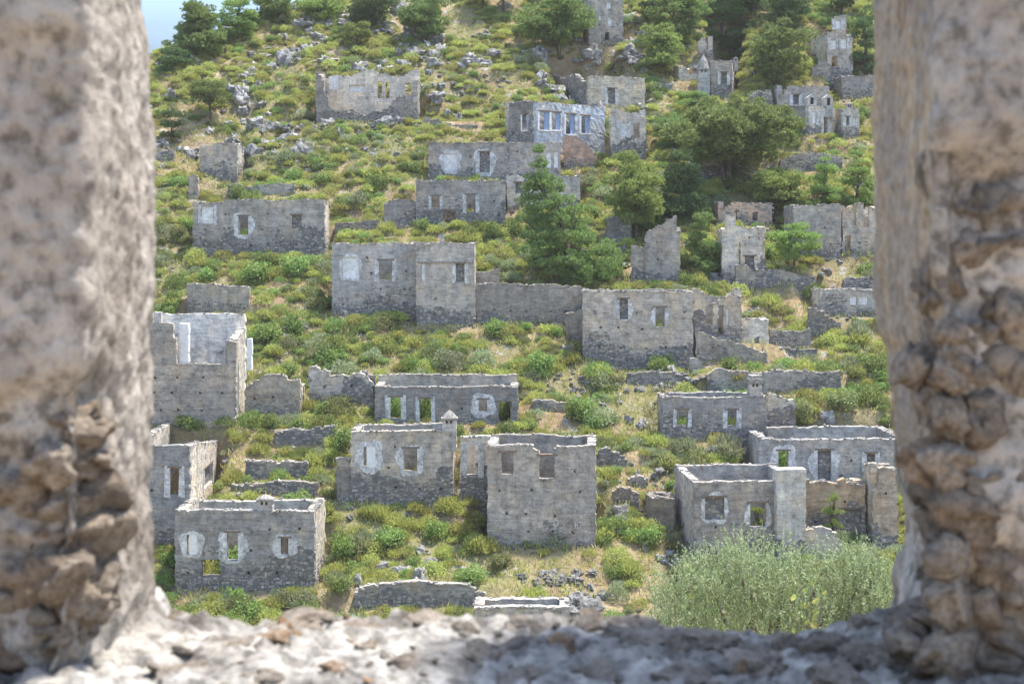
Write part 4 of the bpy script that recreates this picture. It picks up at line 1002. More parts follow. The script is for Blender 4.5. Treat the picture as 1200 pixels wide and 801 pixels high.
for args in [
    ('dark green pine in the dense clump left of the umbrella pine', (799, 262), (765, 160, 838, 258), 'cone', 34, 'pine_dark', 31, 'dark clump pine'),
    ('bright green bushy pine between the conical pine and the dark clump', (745, 280), (698, 172, 790, 282), 'round', 40, 'pine_light', 32, 'bright bushy pine'),
    ('narrow green pine standing between the jagged ruin and the white piers', (824, 322), (792, 230, 853, 322), 'cone', 30, 'pine_mid', 33, 'narrow pine'),
    ('light green pine right below the umbrella pine crown', (905, 262), (878, 182, 950, 252), 'round', 26, 'pine_light', 34, 'low light pine'),
    ('slender light green pine right of the umbrella pine', (965, 245), (940, 176, 992, 243), 'cone', 22, 'pine_light', 35, 'slender light pine'),
    ('light green pine touching the right jamb below the narrow tower', (1003, 245), (978, 178, 1030, 245), 'cone', 22, 'pine_light', 36, 'jamb side pine'),
    ('light green sunlit pine above the blue facade house', (774, 86), (738, 8, 806, 84), 'cone', 30, 'pine_light', 38, 'sunlit pine'),
    ('large round crowned pine in front of the stepped house', (906, 108), (876, 16, 953, 104), 'round', 40, 'pine_mid', 39, 'large round pine'),
    ('medium pine behind the square white capped house', (862, 75), (838, 14, 884, 74), 'cone', 20, 'pine_mid', 40, 'medium pine'),
    ('dark spreading pine leaning over the right jamb at the top', (1014, 92), (990, 2, 1044, 92), 'round', 32, 'pine_dark', 41, 'dark jamb pine'),
    ('dark pine at the top edge right of the tower house', (800, 40), (772, -22, 838, 34), 'round', 22, 'pine_mid', 42, 'top edge pine'),
    ('leaning bushy pine below the top edge pines left of the round pine', (832, 66), (800, -5, 846, 48), 'cone', 18, 'pine_mid', 43, 'leaning bushy pine'),
    ('darkest pine of the top row above the large round pine', (885, 22), (846, -34, 915, 22), 'round', 20, 'pine_dark', 44, 'darkest top pine'),
    ('dark pine of the top row left of the stepped house', (930, 35), (900, -38, 955, 34), 'round', 24, 'pine_dark', 45, 'top row pine'),
    ('broad sunlit pine at the top centre with a crooked trunk', (655, 64), (603, -8, 702, 56), 'umbrella', 40, 'pine_mid', 46, 'crooked trunk pine'),
    ('dense pine at the top centre left above the rocky slope', (497, 50), (462, -12, 530, 48), 'round', 34, 'pine_mid', 47, 'dense top pine'),
    ('wide low pine at the top edge left of the dense top pine', (430, 34), (398, -22, 464, 32), 'umbrella', 26, 'pine_dark', 48, 'wide low top pine'),
    ('small pine at the top edge above the grey rocks', (378, 26), (346, -14, 408, 32), 'round', 22, 'pine_light', 49, 'small top pine'),
    ('large pine standing against the sky at the upper left', (232, 62), (197, -14, 270, 68), 'cone', 44, 'pine_mid', 50, 'sky pine'),
    ('light pine of the skyline right of the large sky pine', (275, 44), (250, -16, 308, 50), 'round', 28, 'pine_light', 51, 'light skyline pine'),
    ('sparse pine of the skyline above the limestone crest', (320, 24), (290, -20, 354, 36), 'round', 28, 'pine_mid', 52, 'sparse skyline pine'),
    ('small far pine poking up at the left edge of the sky', (194, 74), (180, 42, 210, 80), 'cone', 16, 'pine_mid', 53, 'small far pine'),
    ('flat topped small pine growing from the cliff at the upper left', (247, 146), (216, 90, 276, 128), 'umbrella', 26, 'pine_mid', 54, 'flat topped cliff pine'),
    ('dark bushy pine under the far left cliff beside the jamb', (200, 168), (182, 124, 222, 168), 'round', 20, 'pine_dark', 55, 'cliff foot pine'),
    ('young bright pine with twin stems right of the white piers', (930, 322), (900, 256, 966, 308), 'round', 26, 'pine_light', 56, 'young twin stemmed pine'),
    ('dark green pine on the left skyline behind the rocky crest', (212, 80), (180, 52, 226, 92), 'round', 20, 'pine_dark', 70, 'dark skyline pine'),
    ('dusky pine between the round pine and the top row', (868, 58), (835, 20, 905, 62), 'round', 24, 'pine_dark', 71, 'dusky pine'),
    ('tall pine of the top row right of the tower house', (762, 30), (742, -40, 790, 26), 'cone', 22, 'pine_dark', 72, 'tall top pine'),
    ('bright low pine below the sunlit pine above the blue house', (815, 130), (792, 102, 836, 136), 'round', 16, 'pine_light', 74, 'bright low pine'),
    ('green pine filling the gap left of the umbrella pine', (790, 178), (766, 130, 812, 180), 'round', 20, 'pine_mid', 75, 'gap filling pine'),
    ('pale young pine below the wide low top pine', (418, 58), (398, 22, 440, 56), 'round', 16, 'pine_light', 76, 'pale young pine'),
    ('thick dark pine high on the right above the round pine', (845, 40), (812, -30, 880, 38), 'round', 26, 'pine_mid', 80, 'thick dark pine'),
    ('tall dark pine on the right with a bare lower stem', (915, 58), (890, -30, 950, 40), 'round', 24, 'pine_dark', 81, 'bare stemmed pine'),
    ('sunlit pine on the hill top left of the thick dark pine', (785, 56), (758, -24, 822, 50), 'round', 26, 'pine_mid', 83, 'sunlit hill top pine'),
    ('rounded pine at the top edge between the dense and crooked pines', (565, 12), (536, -40, 606, 8), 'round', 18, 'pine_mid', 84, 'rounded top pine'),
    ('pine at the hill top between the tower house and the crooked pine', (672, 20), (660, -40, 712, 6), 'round', 16, 'pine_dark', 57, 'hill top pine'),
    ('dark pine at the hill top left of the crooked trunk pine', (590, 18), (556, -44, 620, 2), 'round', 18, 'pine_dark', 58, 'far hill pine'),
    ('dark pine at the top edge behind the stepped house', (985, 20), (962, -40, 1022, 16), 'round', 18, 'pine_dark', 59, 'last top pine'),
]:
    pine(*args)
pine('small bright broadleaf tree growing inside the house behind the olive', (889, 640), (874, 588, 906, 634), 'round', 18, 'pine_light', 61, 'window tree', d=hit(889, 655) + 2.6, group='small broadleaf trees in the ruins', name='young_tree')
pine('slim bright green tree in front of the tan plastered wall', (976, 632), (961, 571, 991, 622), 'round', 18, 'pine_light', 62, 'slim tree', d=hit(978, 634) - .8, group='small broadleaf trees in the ruins', name='young_tree')

# ------------------------------------------------------------------ hand placed shrubs: (px, row of foot, radius px, colour, label)
scene_dg = None
def place_shrub(px, py, r, ck, label, d=None, sub=0, group='large leafy bushes'):
    dd = d or hit(px, py, z_terr, 78)
    x = (px - 600) / F * dd; z = zt1(x, dd)
    me, kd = BUSH[ck][sub % 3]
    o = link('bush', me, None, (x, dd, z - .05)); s = r / F * dd * .86
    o.scale = (s, s, s * random.uniform(.92, 1.12)); o.rotation_euler.z = random.uniform(0, 6.28)
    tag(o, label, 'bush', group)
    return o
for a in [
    (318, 404, 27, 'green', 'big dense green bush above the tall left block'),
    (395, 486, 29, 'dark', 'big dark round bush between the stepped wall and the wide ruin'),
    (206, 222, 18, 'green', 'bright rounded green bush beside the left jamb near the tower stump'),
    (450, 384, 22, 'dark', 'olive yellow bush against the left half of the ledge house'),
    (510, 628, 22, 'green', 'bright green bush right of the pointed chimney house foot'),
    (455, 640, 26, 'green', 'wide green bush under the pointed chimney house'),
    (399, 692, 21, 'green', 'round green bush right of the long lower left house'),
    (292, 724, 30, 'green', 'wide light green bush in front of the long lower left house'),
    (322, 712, 20, 'yellow', 'yellow green bush before the barred window of the lower left house'),
    (242, 704, 13, 'grey', 'grey green bush below the hole in the lower left house'),
    (378, 568, 17, 'grey', 'round grey green bush on the terrace below the wide ruin'),
    (372, 606, 28, 'yellow', 'broad yellow green bush left of the pointed chimney house'),
    (222, 512, 19, 'green', 'leafy bush at the foot of the tall left block'),
    (265, 500, 15, 'green', 'upright bush at the right foot of the tall left block'),
    (325, 440, 20, 'yellow', 'vivid yellow green bush behind the stepped wall'),
    (300, 330, 26, 'green', 'thick green bush under the broad upper left house'),
    (345, 322, 24, 'green', 'second thick green bush below the right end of the broad house'),
    (315, 296, 14, 'green', 'small green bush against the broad upper left house wall'),
    (240, 330, 18, 'green', 'green bush under the broken left end of the broad house'),
    (198, 370, 17, 'green', 'green bush beside the left jamb above the tall block'),
    (308, 356, 15, 'yellow', 'yellow green bush at the right end of the level terrace wall'),
    (510, 372, 10, 'green', 'small climbing bush on the forward half of the ledge house'),
    (566, 372, 20, 'green', 'bush between the ledge house and the long wall'),
    (650, 640, 24, 'grey', 'pale green bush at the foot of the tall square centre block'),
    (622, 640, 16, 'green', 'mid green bush at the left foot of the centre block'),
    (548, 684, 27, 'green', 'broad green bush below the left corner of the centre block'),
    (586, 668, 20, 'dark', 'shaded bush hugging the left side of the centre block'),
    (712, 632, 17, 'green', 'green bush right of the tall square centre block'),
    (625, 700, 20, 'yellow', 'yellow green bush on the rocky bank above the sill'),
    (850, 542, 19, 'green', 'dark leafed bush under the right slope chimney ruin'),
    (865, 448, 13, 'green', 'bush carrying orange blossom at the curved terrace wall'),
    (998, 640, 17, 'green', 'round bright bush right of the leaning fragment'),
    (1035, 585, 14, 'green', 'tall light bush beside the broken pillar'),
    (985, 480, 24, 'dark', 'dark mass of bush right of the pale wall'),
    (940, 492, 22, 'dark', 'dark spreading bush between the pale wall and arched window house'),
    (1015, 470, 26, 'green', 'large green bush on the slope beside the right jamb'),
    (735, 400, 18, 'yellow', 'broad yellow bush under the pillared corner house'),
    (700, 440, 24, 'green', 'spreading bush below the leaning left wall'),
    (640, 300, 24, 'green', 'bush at the left foot of the conical pine'),
    (600, 330, 16, 'grey', 'grey bush above the long wall left of the pine'),
    (900, 300, 18, 'green', 'green bush against the white masonry piers'),
    (955, 350, 22, 'green', 'green bush between the young pine and low right ruin'),
    (526, 268, 9, 'yellow', 'yellow plant growing in the doorway of the lower stacked house'),
    (545, 284, 18, 'yellow', 'yellow green bush under the lower stacked house'),
    (252, 424, 17, 'yellow', 'grassy bush inside the white plastered room'),
]:
    px, py, r, ck, lab = a
    d = None
    place_shrub(px, py, r, ck, lab, sub=(int(px) % 3))
# plants growing inside roofless houses, seen through their windows
for px, py, r, ck, lab, hs in [
    (272, 690, 22, 'green', 'green bush seen through the middle window of the lower left house', 'long lower left house'),
    (248, 692, 17, 'yellow', 'yellow weed seen through the hole in the lower left house', 'long lower left house'),
    (204, 600, 26, 'green', 'bright bush seen through the far left corner house window', 'far left corner house'),
    (464, 496, 16, 'green', 'green bush behind the left window of the wide ruin', 'wide collapsed ruin'),
    (498, 500, 17, 'green', 'green bush behind the second window of the wide ruin', 'wide collapsed ruin'),
    (590, 498, 13, 'green', 'green weed in the collapsed end of the wide ruin', 'wide collapsed ruin'),
    (481, 590, 24, 'yellow', 'yellow green bush seen in the right window of the chimney house', 'pointed chimney house'),
    (555, 582, 14, 'yellow', 'weed growing in the white edged doorway', 'white edged doorway annex'),
    (800, 516, 13, 'green', 'green weed in the left window of the chimney ruin', 'right slope chimney ruin'),
    (857, 515, 13, 'green', 'green weed in the right window of the chimney ruin', 'right slope chimney ruin'),
    (918, 580, 24, 'green', 'bush seen through the arched window house', 'arched window house'),
    (286, 300, 21, 'green', 'green bush seen through the broad upper left house', 'broad upper left house'),
    (452, 362, 24, 'green', 'green weeds seen through the ledge house window', 'two part ledge house'),
    (773, 420, 24, 'green', 'green weeds seen through the pillared corner house', 'pillared corner house'),
    (834, 400, 18, 'yellow', 'yellow green weed inside the pillared corner', 'open pillared corner'),
    (552, 262, 14, 'yellow', 'yellow weed seen in the lower stacked house window', 'lower stacked house')]:
    hh = [q for q in HOUSES if q['short'] == hs][0]
    dd = hh['d0'] + min(hh['Lm'] * .45, 2.8)
    x = (px - 600) / F * dd; me, kd = BUSH[ck][int(px) % 3]
    s = r / F * dd
    o = link('bush', me, None, (x, dd, hh['z0'] + .05)); o.scale = (s * .9, s * .9, s * 1.9); o.rotation_euler.z = px
    tag(o, lab, 'bush', 'plants growing inside the ruins')
# orange blossoms on one bush
rs = np.random.RandomState(8)
bo = [o for o in COL.objects if o.get('label', '').startswith('bush carrying orange')][0]
n = 90; dvec = rsph(rs, n); dvec[:, 2] = np.abs(dvec[:, 2]); p = dvec * .95 * np.array([1, 1, .95]); ax = unit(dvec + rs.normal(size=(n, 3)) * .4)
V, F_ = quads_from(p, ax, unit(np.cross(ax, rsph(rs, n))), rs.uniform(.14, .24, n), rs.uniform(.10, .18, n))
fl = link('blossom', np_mesh('blossom', V, F_), bo, (0, 0, 0), LEAF['orange']); fl['kind'] = 'stuff'

# ------------------------------------------------------------------ scattered shrubs and rocks
bpy.context.view_layer.update()
dg = bpy.context.evaluated_depsgraph_get()
def visible(x, y, z):
    v = Vector((x, y, z)); L = v.length
    ok, loc, nrm, idx, ob, mw = S.ray_cast(dg, Vector((0, 0, 0)), v.normalized(), distance=L + 5)
    return (not ok) or (loc.length > L - 1.2)
rs = np.random.RandomState(77)
NC = 24000
pxs = rs.uniform(70, 1130, NC); ds = np.sqrt(rs.uniform(86 ** 2, 202 ** 2, NC))
xs = (pxs - 600) / F * ds; zs = z_terr(xs, ds); pys = HV - zs / ds * F
cover = fbm2(xs / 9.0, ds / 9.0, 3, 40) + .5 * n2(xs / 2.5, ds / 2.5, 44)
dry = ((pxs > 440) & (pxs < 640) & (pys > 50) & (pys < 165)) | ((pxs > 600) & (pxs < 790) & (pys > 400) & (pys < 700))
rockz = (pxs < 640) & (pys < 200)
keep = cover > np.where(rockz, -.27, np.where(dry, -.17, -.34))
keep &= (pys > -30) & (pys < 745)
LANDA = np.array([(l[0], l[1], max(l[3], 8), max(l[4], 8)) for l in LAND])
def where_(px, py):
    """short phrase naming the nearest landmark and the side of it"""
    dx = (px - LANDA[:, 0]) / 1.0; dy = (py - LANDA[:, 1])
    ox = np.maximum(np.abs(dx) - LANDA[:, 2], 0); oy = np.maximum(np.abs(dy) - LANDA[:, 3], 0)
    k = int(np.argmin(ox + oy + .12 * (np.abs(dx) + np.abs(dy))))
    fx, fy = dx[k] / LANDA[k, 2], dy[k] / LANDA[k, 3]
    h = 'left of' if fx < 0 else 'right of'
    if abs(fx) > 1.05 and abs(fy) > 1.05: w = ('upper ' if fy < 0 else 'lower ') + h
    elif abs(fx) > abs(fy): w = h
    else: w = 'above' if fy < 0 else 'in front of'
    return w, LAND[k][2]
COLW = {'yellow': 'yellow green', 'green': 'mid green', 'grey': 'grey green', 'dark': 'dark olive'}
cands = []
for k in np.nonzero(keep)[0]:
    x, y, z = xs[k], ds[k], zs[k]
    if blocked(x, y, .5): continue
    q = rs.rand(); ax_ = n2(x / 14.0, y / 14.0, 61)
    wy = .56 + .28 * ax_ + (.15 if y > 142 else 0)
    ck = 'yellow' if q < wy else ('green' if q < wy + .24 else ('grey' if q < wy + .38 else 'dark'))
    r = float(np.clip(rs.lognormal(-.62, .42), .24, 1.35))
    if rockz[k]: r *= .85
    if ck == 'yellow': r = min(r, 1.05)
    cands.append((r / y * F, k, r, ck, rs.randint(3), rs.uniform(0, 6.28)))
cands.sort(reverse=True)
used, ind, rest = {}, [], []
for c in cands:
    rp, k, r, ck, sub, rot = c
    x, y, z = xs[k], ds[k], zs[k]
    if len(ind) < 300 and 178 < pxs[k] < 1030 and 2 < pys[k] < 715 and visible(x, y, z + r * .6) and visible(x, y, z + r * 1.1): ind.append(c)
    else: rest.append(c)
def unique_labels(items, word):
    """items: (px, py, phrase parts); adds left/right/upper words until a label fits one thing where that is possible"""
    from collections import defaultdict
    g = defaultdict(list)
    for i, it in enumerate(items): g[it[2]].append(i)
    lab = [None] * len(items)
    for s, ii in g.items():
        if len(ii) == 1: lab[ii[0]] = s; continue
        ii.sort(key=lambda i: items[i][0])
        if len(ii) == 2: names = ['left hand', 'right hand']
        elif len(ii) == 3: names = ['leftmost', 'middle', 'rightmost']
        else:
            od = ['second', 'third', 'fourth', 'fifth', 'sixth', 'seventh', 'eighth', 'ninth', 'tenth', 'eleventh', 'twelfth', 'thirteenth', 'fourteenth', 'fifteenth', 'sixteenth', 'seventeenth', 'eighteenth', 'nineteenth', 'twentieth']
            for q, i in enumerate(ii): lab[i] = ('leftmost ' + s) if q == 0 else (('rightmost ' + s) if q == len(ii) - 1 else s + ' ' + od[min(q - 1, 18)] + ' from left')
            continue
        for i, nme in zip(ii, names): lab[i] = nme + ' ' + s
    return lab
items = []
for (rp, k, r, ck, sub, rot) in ind:
    w, nme = where_(pxs[k], pys[k] - rp * .6)
    sz = 'large' if rp > 21 else ('medium' if rp > 15 else 'small')
    items.append((pxs[k], pys[k], f'{sz} {COLW[ck]} shrub {w} the {nme}'))
labs = unique_labels(items, 'shrub')
shrub_objs = {}
for (rp, k, r, ck, sub, rot), lab in zip(ind, labs):
    me, kd = BUSH[ck][sub]
    o = link('shrub', me, None, (xs[k], ds[k], zs[k] - .06)); s = r
    o.scale = (s, s * random.uniform(.85, 1.1), s * random.uniform(.95, 1.45)); o.rotation_euler.z = rot
    tag(o, lab, 'shrub', 'shrubs scattered over the hillside')
    shrub_objs.setdefault((ck, sub), o)

def scatter_stuff(name, pts, rots, scl, idx, objs):
    """one stuff object: geometry nodes put copies of the given objects' meshes on points"""
    me = bpy.data.meshes.new(name); me.from_pydata([tuple(p) for p in pts], [], [])
    for an, arr in (('rot', rots), ('scl', scl)):
        at = me.attributes.new(an, 'FLOAT', 'POINT'); at.data.foreach_set('value', np.asarray(arr, np.float32))
    at = me.attributes.new('idx', 'INT', 'POINT'); at.data.foreach_set('value', np.asarray(idx, np.int32))
    o = link(name, me)
    ng = bpy.data.node_groups.new(name, 'GeometryNodeTree')
    ng.interface.new_socket('Geometry', in_out='INPUT', socket_type='NodeSocketGeometry')
    ng.interface.new_socket('Geometry', in_out='OUTPUT', socket_type='NodeSocketGeometry')
    nn, ll = ng.nodes, ng.links
    gi, go = nn.new('NodeGroupInput'), nn.new('NodeGroupOutput')
    last = None
    ra, sa, ia = nn.new('GeometryNodeInputNamedAttribute'), nn.new('GeometryNodeInputNamedAttribute'), nn.new('GeometryNodeInputNamedAttribute')
    ra.data_type = 'FLOAT'; ra.inputs['Name'].default_value = 'rot'; sa.data_type = 'FLOAT'; sa.inputs['Name'].default_value = 'scl'
    ia.data_type = 'INT'; ia.inputs['Name'].default_value = 'idx'
    cx = nn.new('ShaderNodeCombineXYZ'); ll.new(ra.outputs['Attribute'], cx.inputs['Z'])
    join = nn.new('GeometryNodeJoinGeometry')
    for k, ob in enumerate(objs):
        oi = nn.new('GeometryNodeObjectInfo'); oi.inputs['Object'].default_value = ob; oi.inputs['As Instance'].default_value = False
        cmp_ = nn.new('FunctionNodeCompare'); cmp_.data_type = 'INT'; cmp_.operation = 'EQUAL'
        ll.new(ia.outputs['Attribute'], cmp_.inputs[2]); cmp_.inputs[3].default_value = k
        ip = nn.new('GeometryNodeInstanceOnPoints')
        ll.new(gi.outputs[0], ip.inputs['Points']); ll.new(cmp_.outputs[0], ip.inputs['Selection']); ll.new(oi.outputs['Geometry'], ip.inputs['Instance'])
        ll.new(cx.outputs[0], ip.inputs['Rotation']); ll.new(sa.outputs['Attribute'], ip.inputs['Scale'])
        ll.new(ip.outputs['Instances'], join.inputs[0])
    ll.new(join.outputs[0], go.inputs[0])
    md = o.modifiers.new('scatter', 'NODES'); md.node_group = ng
    o['kind'] = 'stuff'
    return o
keys = list(shrub_objs.keys()); ki = {q: i for i, q in enumerate(keys)}
sel = [c for c in rest if (c[3], c[4]) in ki]
u_ = np.array([c[1] for c in sel])
scatter_stuff('undergrowth', np.stack([xs[u_], ds[u_], zs[u_] - .06], 1), [c[5] for c in sel], [c[2] for c in sel], [ki[(c[3], c[4])] for c in sel], [shrub_objs[q] for q in keys])

# dry grass and herbs: one mesh of blades
NG = 60000
gp = rs.uniform(80, 1120, NG); gd = np.sqrt(rs.uniform(86 ** 2, 202 ** 2, NG)); gxx = (gp - 600) / F * gd
gz = z_terr(gxx, gd)
den = fbm2(gxx / 5.0, gd / 5.0, 3, 71) > -.34
gxx, gd, gz = gxx[den], gd[den], gz[den]; n = len(gxx); kb = 7
c = np.repeat(np.stack([gxx, gd, gz - .03], 1), kb, 0) + rs.normal(size=(n * kb, 3)) * [.18, .18, 0]
ax = unit(rs.normal(size=(n * kb, 3)) * [.45, .45, .1] + [0, 0, 1]); ln = rs.uniform(.18, .55, n * kb)
V, F_ = quads_from(c, ax, unit(np.cross(ax, rsph(rs, n * kb))), ln, ln * .16)
half = rs.rand(n) < .58; fm = np.repeat(half, kb)
me = np_mesh('grass', V, F_); me.materials.append(LEAF['dry']); me.materials.append(LEAF['yellow'])
me.polygons.foreach_set('material_index', fm.astype(np.int32)); tag(link('grass', me), kind='stuff')

# rocks
def rock_mesh(seed, flat=.62, sub=2, amp=.34, cells=0):
    import bmesh
    bm = bmesh.new(); bmesh.ops.create_icosphere(bm, subdivisions=sub, radius=1.0)
    v = np.array([q.co[:] for q in bm.verts]); rr = np.random.RandomState(seed)
    if cells:                                    # fractured into blocks of different height
        c = rsph(rr, cells); D = v + .18 * np.stack([fbm3(v * 3 + 9 * k, 2, k) for k in range(3)], 1)
        d = D @ c.T; k = np.argmax(d, 1); h = rr.uniform(.55, 1.18, cells); nrm = unit(c + rr.normal(size=(cells, 3)) * .28)
        r = h[k] / np.maximum((v * nrm[k]).sum(1), .45); r = np.minimum(r, 1.5)
        two = np.sort(d, 1); edge = two[:, -1] - two[:, -2]
        r = r * (1 - .22 * np.exp(-edge / .03)) * (1 + .10 * fbm3(v * 5, 3, seed % 5)); v = v * r[:, None]; v = v / np.quantile(np.linalg.norm(v, axis=1), .93)
    else:
        v = v * (1 + amp * fbm3(v * 1.3 + seed, 3, seed % 7) * 1.6)[:, None]
        for q in range(15):
            d = unit(rr.normal(size=3)); lim = rr.uniform(.34, .72); s = v @ d; ov = np.maximum(s - lim, 0); v = v - ov[:, None] * d * .9
    v = v * [1, rr.uniform(.7, 1), flat]
    f = np.array([[w.index for w in q.verts] for q in bm.faces]); bm.free()
    return np_mesh('rock', v, f)
ROCKS = [rock_mesh(s, random.uniform(.5, .85), 4, cells=16 + 4 * s) for s in range(8)]
for m_ in ROCKS: m_.materials.append(M_LIME)
NR = 7500
rp_ = rs.uniform(90, 1110, NR); rd = np.sqrt(rs.uniform(86 ** 2, 202 ** 2, NR)); rx_ = (rp_ - 600) / F * rd
rz_ = z_terr(rx_, rd); ry_ = HV - rz_ / rd * F
rm = fbm2(rx_ / 6.0, rd / 6.0, 3, 90)
zone = np.where((rp_ < 430) & (ry_ < 185), .11, np.where((rp_ < 760) & (ry_ < 150), .12, np.where((rp_ > 600) & (rp_ < 800) & (ry_ > 420) & (ry_ < 690), .05, -.10)))
ok = (rm + zone > .06) & (ry_ < 745) & (ry_ > -30)
rc = []
for k in np.nonzero(ok)[0]:
    if blocked(rx_[k], rd[k], .3): continue
    r = float(np.clip(rs.lognormal(-1.25, .55), .12, .7))
    if zone[k] > .1: r = float(np.clip(rs.lognormal(-.60, .5), .2, 1.9 if zone[k] > .2 else 1.1))
    rc.append((r / rd[k] * F, k, r, rs.randint(8), rs.uniform(0, 6.28)))
rc.sort(reverse=True)
ind, rest = [], []
for c in rc:
    k = c[1]
    if len(ind) < 300 and 178 < rp_[k] < 1030 and 2 < ry_[k] < 715 and visible(rx_[k], rd[k], rz_[k] + c[2] * .6): ind.append(c)
    else: rest.append(c)
items = []
for (rp, k, r, sub, rot) in ind:
    w, nme = where_(rp_[k], ry_[k])
    sz = 'big' if rp > 12 else ('small' if rp > 7 else 'little')
    shape = 'flat' if r * .6 < .3 and sub % 2 else ('craggy' if sub % 3 else 'blunt')
    items.append((rp_[k], ry_[k], f'{sz} {shape} rock {w} the {nme}'))
labs = unique_labels(items, 'rock')
rock_objs = {}
for (rp, k, r, sub, rot), lab in zip(ind, labs):
    o = link('rock', ROCKS[sub], None, (rx_[k], rd[k], rz_[k] + r * .1)); o.scale = (r * random.uniform(.9, 1.5), r * random.uniform(.7, 1.1), r * random.uniform(1.0, 1.9))
    o.rotation_euler = (random.uniform(-.3, .3), random.uniform(-.3, .3), rot); g = random.uniform(.8, 1.2); o.color = (g, g, g * .98, 1)
    tag(o, lab, 'rock', 'limestone rocks on the slope'); rock_objs.setdefault(sub, o)
keys = list(rock_objs.keys()); ki = {q: i for i, q in enumerate(keys)}
sel = [c for c in rest if c[3] in ki]; u_ = np.array([c[1] for c in sel])
st = scatter_stuff('scree', np.stack([rx_[u_], rd[u_], rz_[u_]], 1), [c[4] for c in sel], [c[2] for c in sel], [ki[c[3]] for c in sel], [rock_objs[q] for q in keys])
# tumbled rubble heaps
rub = []
for (px, py, n, sx, sy) in ((845, 334, 150, 22, 6), (745, 690, 0, 0, 0), (735, 610, 60, 20, 14), (465, 146, 60, 20, 5), (575, 305, 50, 10, 12), (690, 455, 70, 40, 18), (880, 372, 40, 12, 10), (655, 680, 60, 24, 8), (740, 128, 30, 12, 8), (790, 450, 50, 25, 15), (560, 100, 60, 40, 14), (545, 575, 30, 18, 8)):
    for q in range(n):
        a, b = px + rs.normal() * sx * .6, py + rs.normal() * sy * .6
        d_ = hit(a, b, z_terr, 80); rub.append(((a - 600) / F * d_, d_, zt1((a - 600) / F * d_, d_) + rs.uniform(0, .15), rs.uniform(.12, .42), rs.randint(len(keys)), rs.uniform(0, 6)))
for h in HOUSES:
    if h['name'] == 'stone_wall': continue
    nrub = int(np.hypot(*(h['B'] - h['A'])) * 2.2)
    for q in range(nrub):
        t = rs.rand(); out_ = abs(rs.normal()) * .55 + .15; p_ = h['A'] + (h['B'] - h['A']) * t - h['n'] * out_
        rub.append((p_[0], p_[1], zt1(p_[0], p_[1]) + rs.uniform(-.03, .08), rs.uniform(.08, .26), rs.randint(len(keys)), rs.uniform(0, 6)))
rub = np.array(rub)
scatter_stuff('rubble', rub[:, :3], rub[:, 5], rub[:, 3], rub[:, 4].astype(int), [rock_objs[q] for q in keys])

# ------------------------------------------------------------------ olive tree near the window, lower right
def olive():
    dd = 30.0; c0 = np.array([(900 - 600) / F * dd, dd + 1.0, zt1((900 - 600) / F * dd, dd + 1)])
    root = empty('olive_tree', tuple(c0)); tag(root, 'silvery grey green olive tree filling the lower right below the ruins', 'tree')
    rs = np.random.RandomState(12)
    # crown outline: (px, py, r)
    bl = [(800, 690, 40), (790, 725, 34), (835, 672, 36), (868, 645, 30), (880, 670, 40), (850, 715, 44), (905, 700, 44), (920, 662, 32), (945, 690, 38), (985, 676, 30), (1010, 690, 36), (1030, 662, 18), (960, 725, 40), (1000, 730, 36), (1035, 700, 30),
          (770, 740, 22), (860, 622, 12), (888, 628, 14), (905, 640, 18), (1000, 650, 22), (1012, 668, 28), (1036, 684, 26), (965, 652, 16), (1050, 720, 30), (815, 640, 12), (842, 626, 10), (900, 740, 40)]
    bl = [(x, y + 13, r) for x, y, r in bl if y > 641 or x > 950]
    VV, FF, nv = [], [], 0; tw = MB()
    for (px, py, r) in bl:
        c = np.array(P(px, py, dd)); rad = r / F * dd
        ns = int((20 + 620 * rad * rad) * rs.uniform(.6, 1.25))
        for q in range(ns):
            d = unit(rs.normal(size=3)); s = c + d * rad * rs.uniform(.1, 1.0) ** .5 * [1, 1.6, 1]
            ax = unit(np.array([d[0] * .45, d[1] * .25, 1.0]) + rs.normal(size=3) * .28); Ls = rs.uniform(.20, .50); nl = 15
            t = rs.uniform(.1, 1, nl); p = s + ax * (t * Ls)[:, None]
            la = unit(ax * .8 + rs.normal(size=(nl, 3)) * .55); side = unit(np.cross(la, unit(d * .6 + [0, -.3, .6] + rs.normal(size=(nl, 3)) * .5))); ln = rs.uniform(.045, .085, nl)
            V, F_ = quads_from(p, la, side, ln, ln * .26); VV.append(V); FF.append(F_ + nv); nv += len(V)
            if q % 3 == 0: tw.tube([tuple(s - c0), tuple(s + ax * Ls * .9 - c0)], [.006, .003], 3)
    link('crown', np_mesh('crown', np.vstack(VV) - c0, np.vstack(FF)), root, (0, 0, 0), LEAF['olive'])
    b = MB()
    b.tube([(0, 0, -.6), (.1, 0, .6), (.05, .1, 1.4)], [.30, .24, .2], 10)
    for (px, py, r) in bl:
        e = np.array(P(px, py, dd)) - c0
        b.tube([(.05, .1, 1.2), tuple(np.array([.05, .1, 1.2]) * .4 + e * .6 + [0, 0, -.2]), tuple(e)], [.12, .06, .02], 6)
    tr = link('trunk', b.mesh('trunk', True), root, (0, 0, 0), M_TWIG)
    link('twigs', tw.mesh('twigs'), root, (0, 0, 0), M_TWIG)['kind'] = 'stuff'
olive()
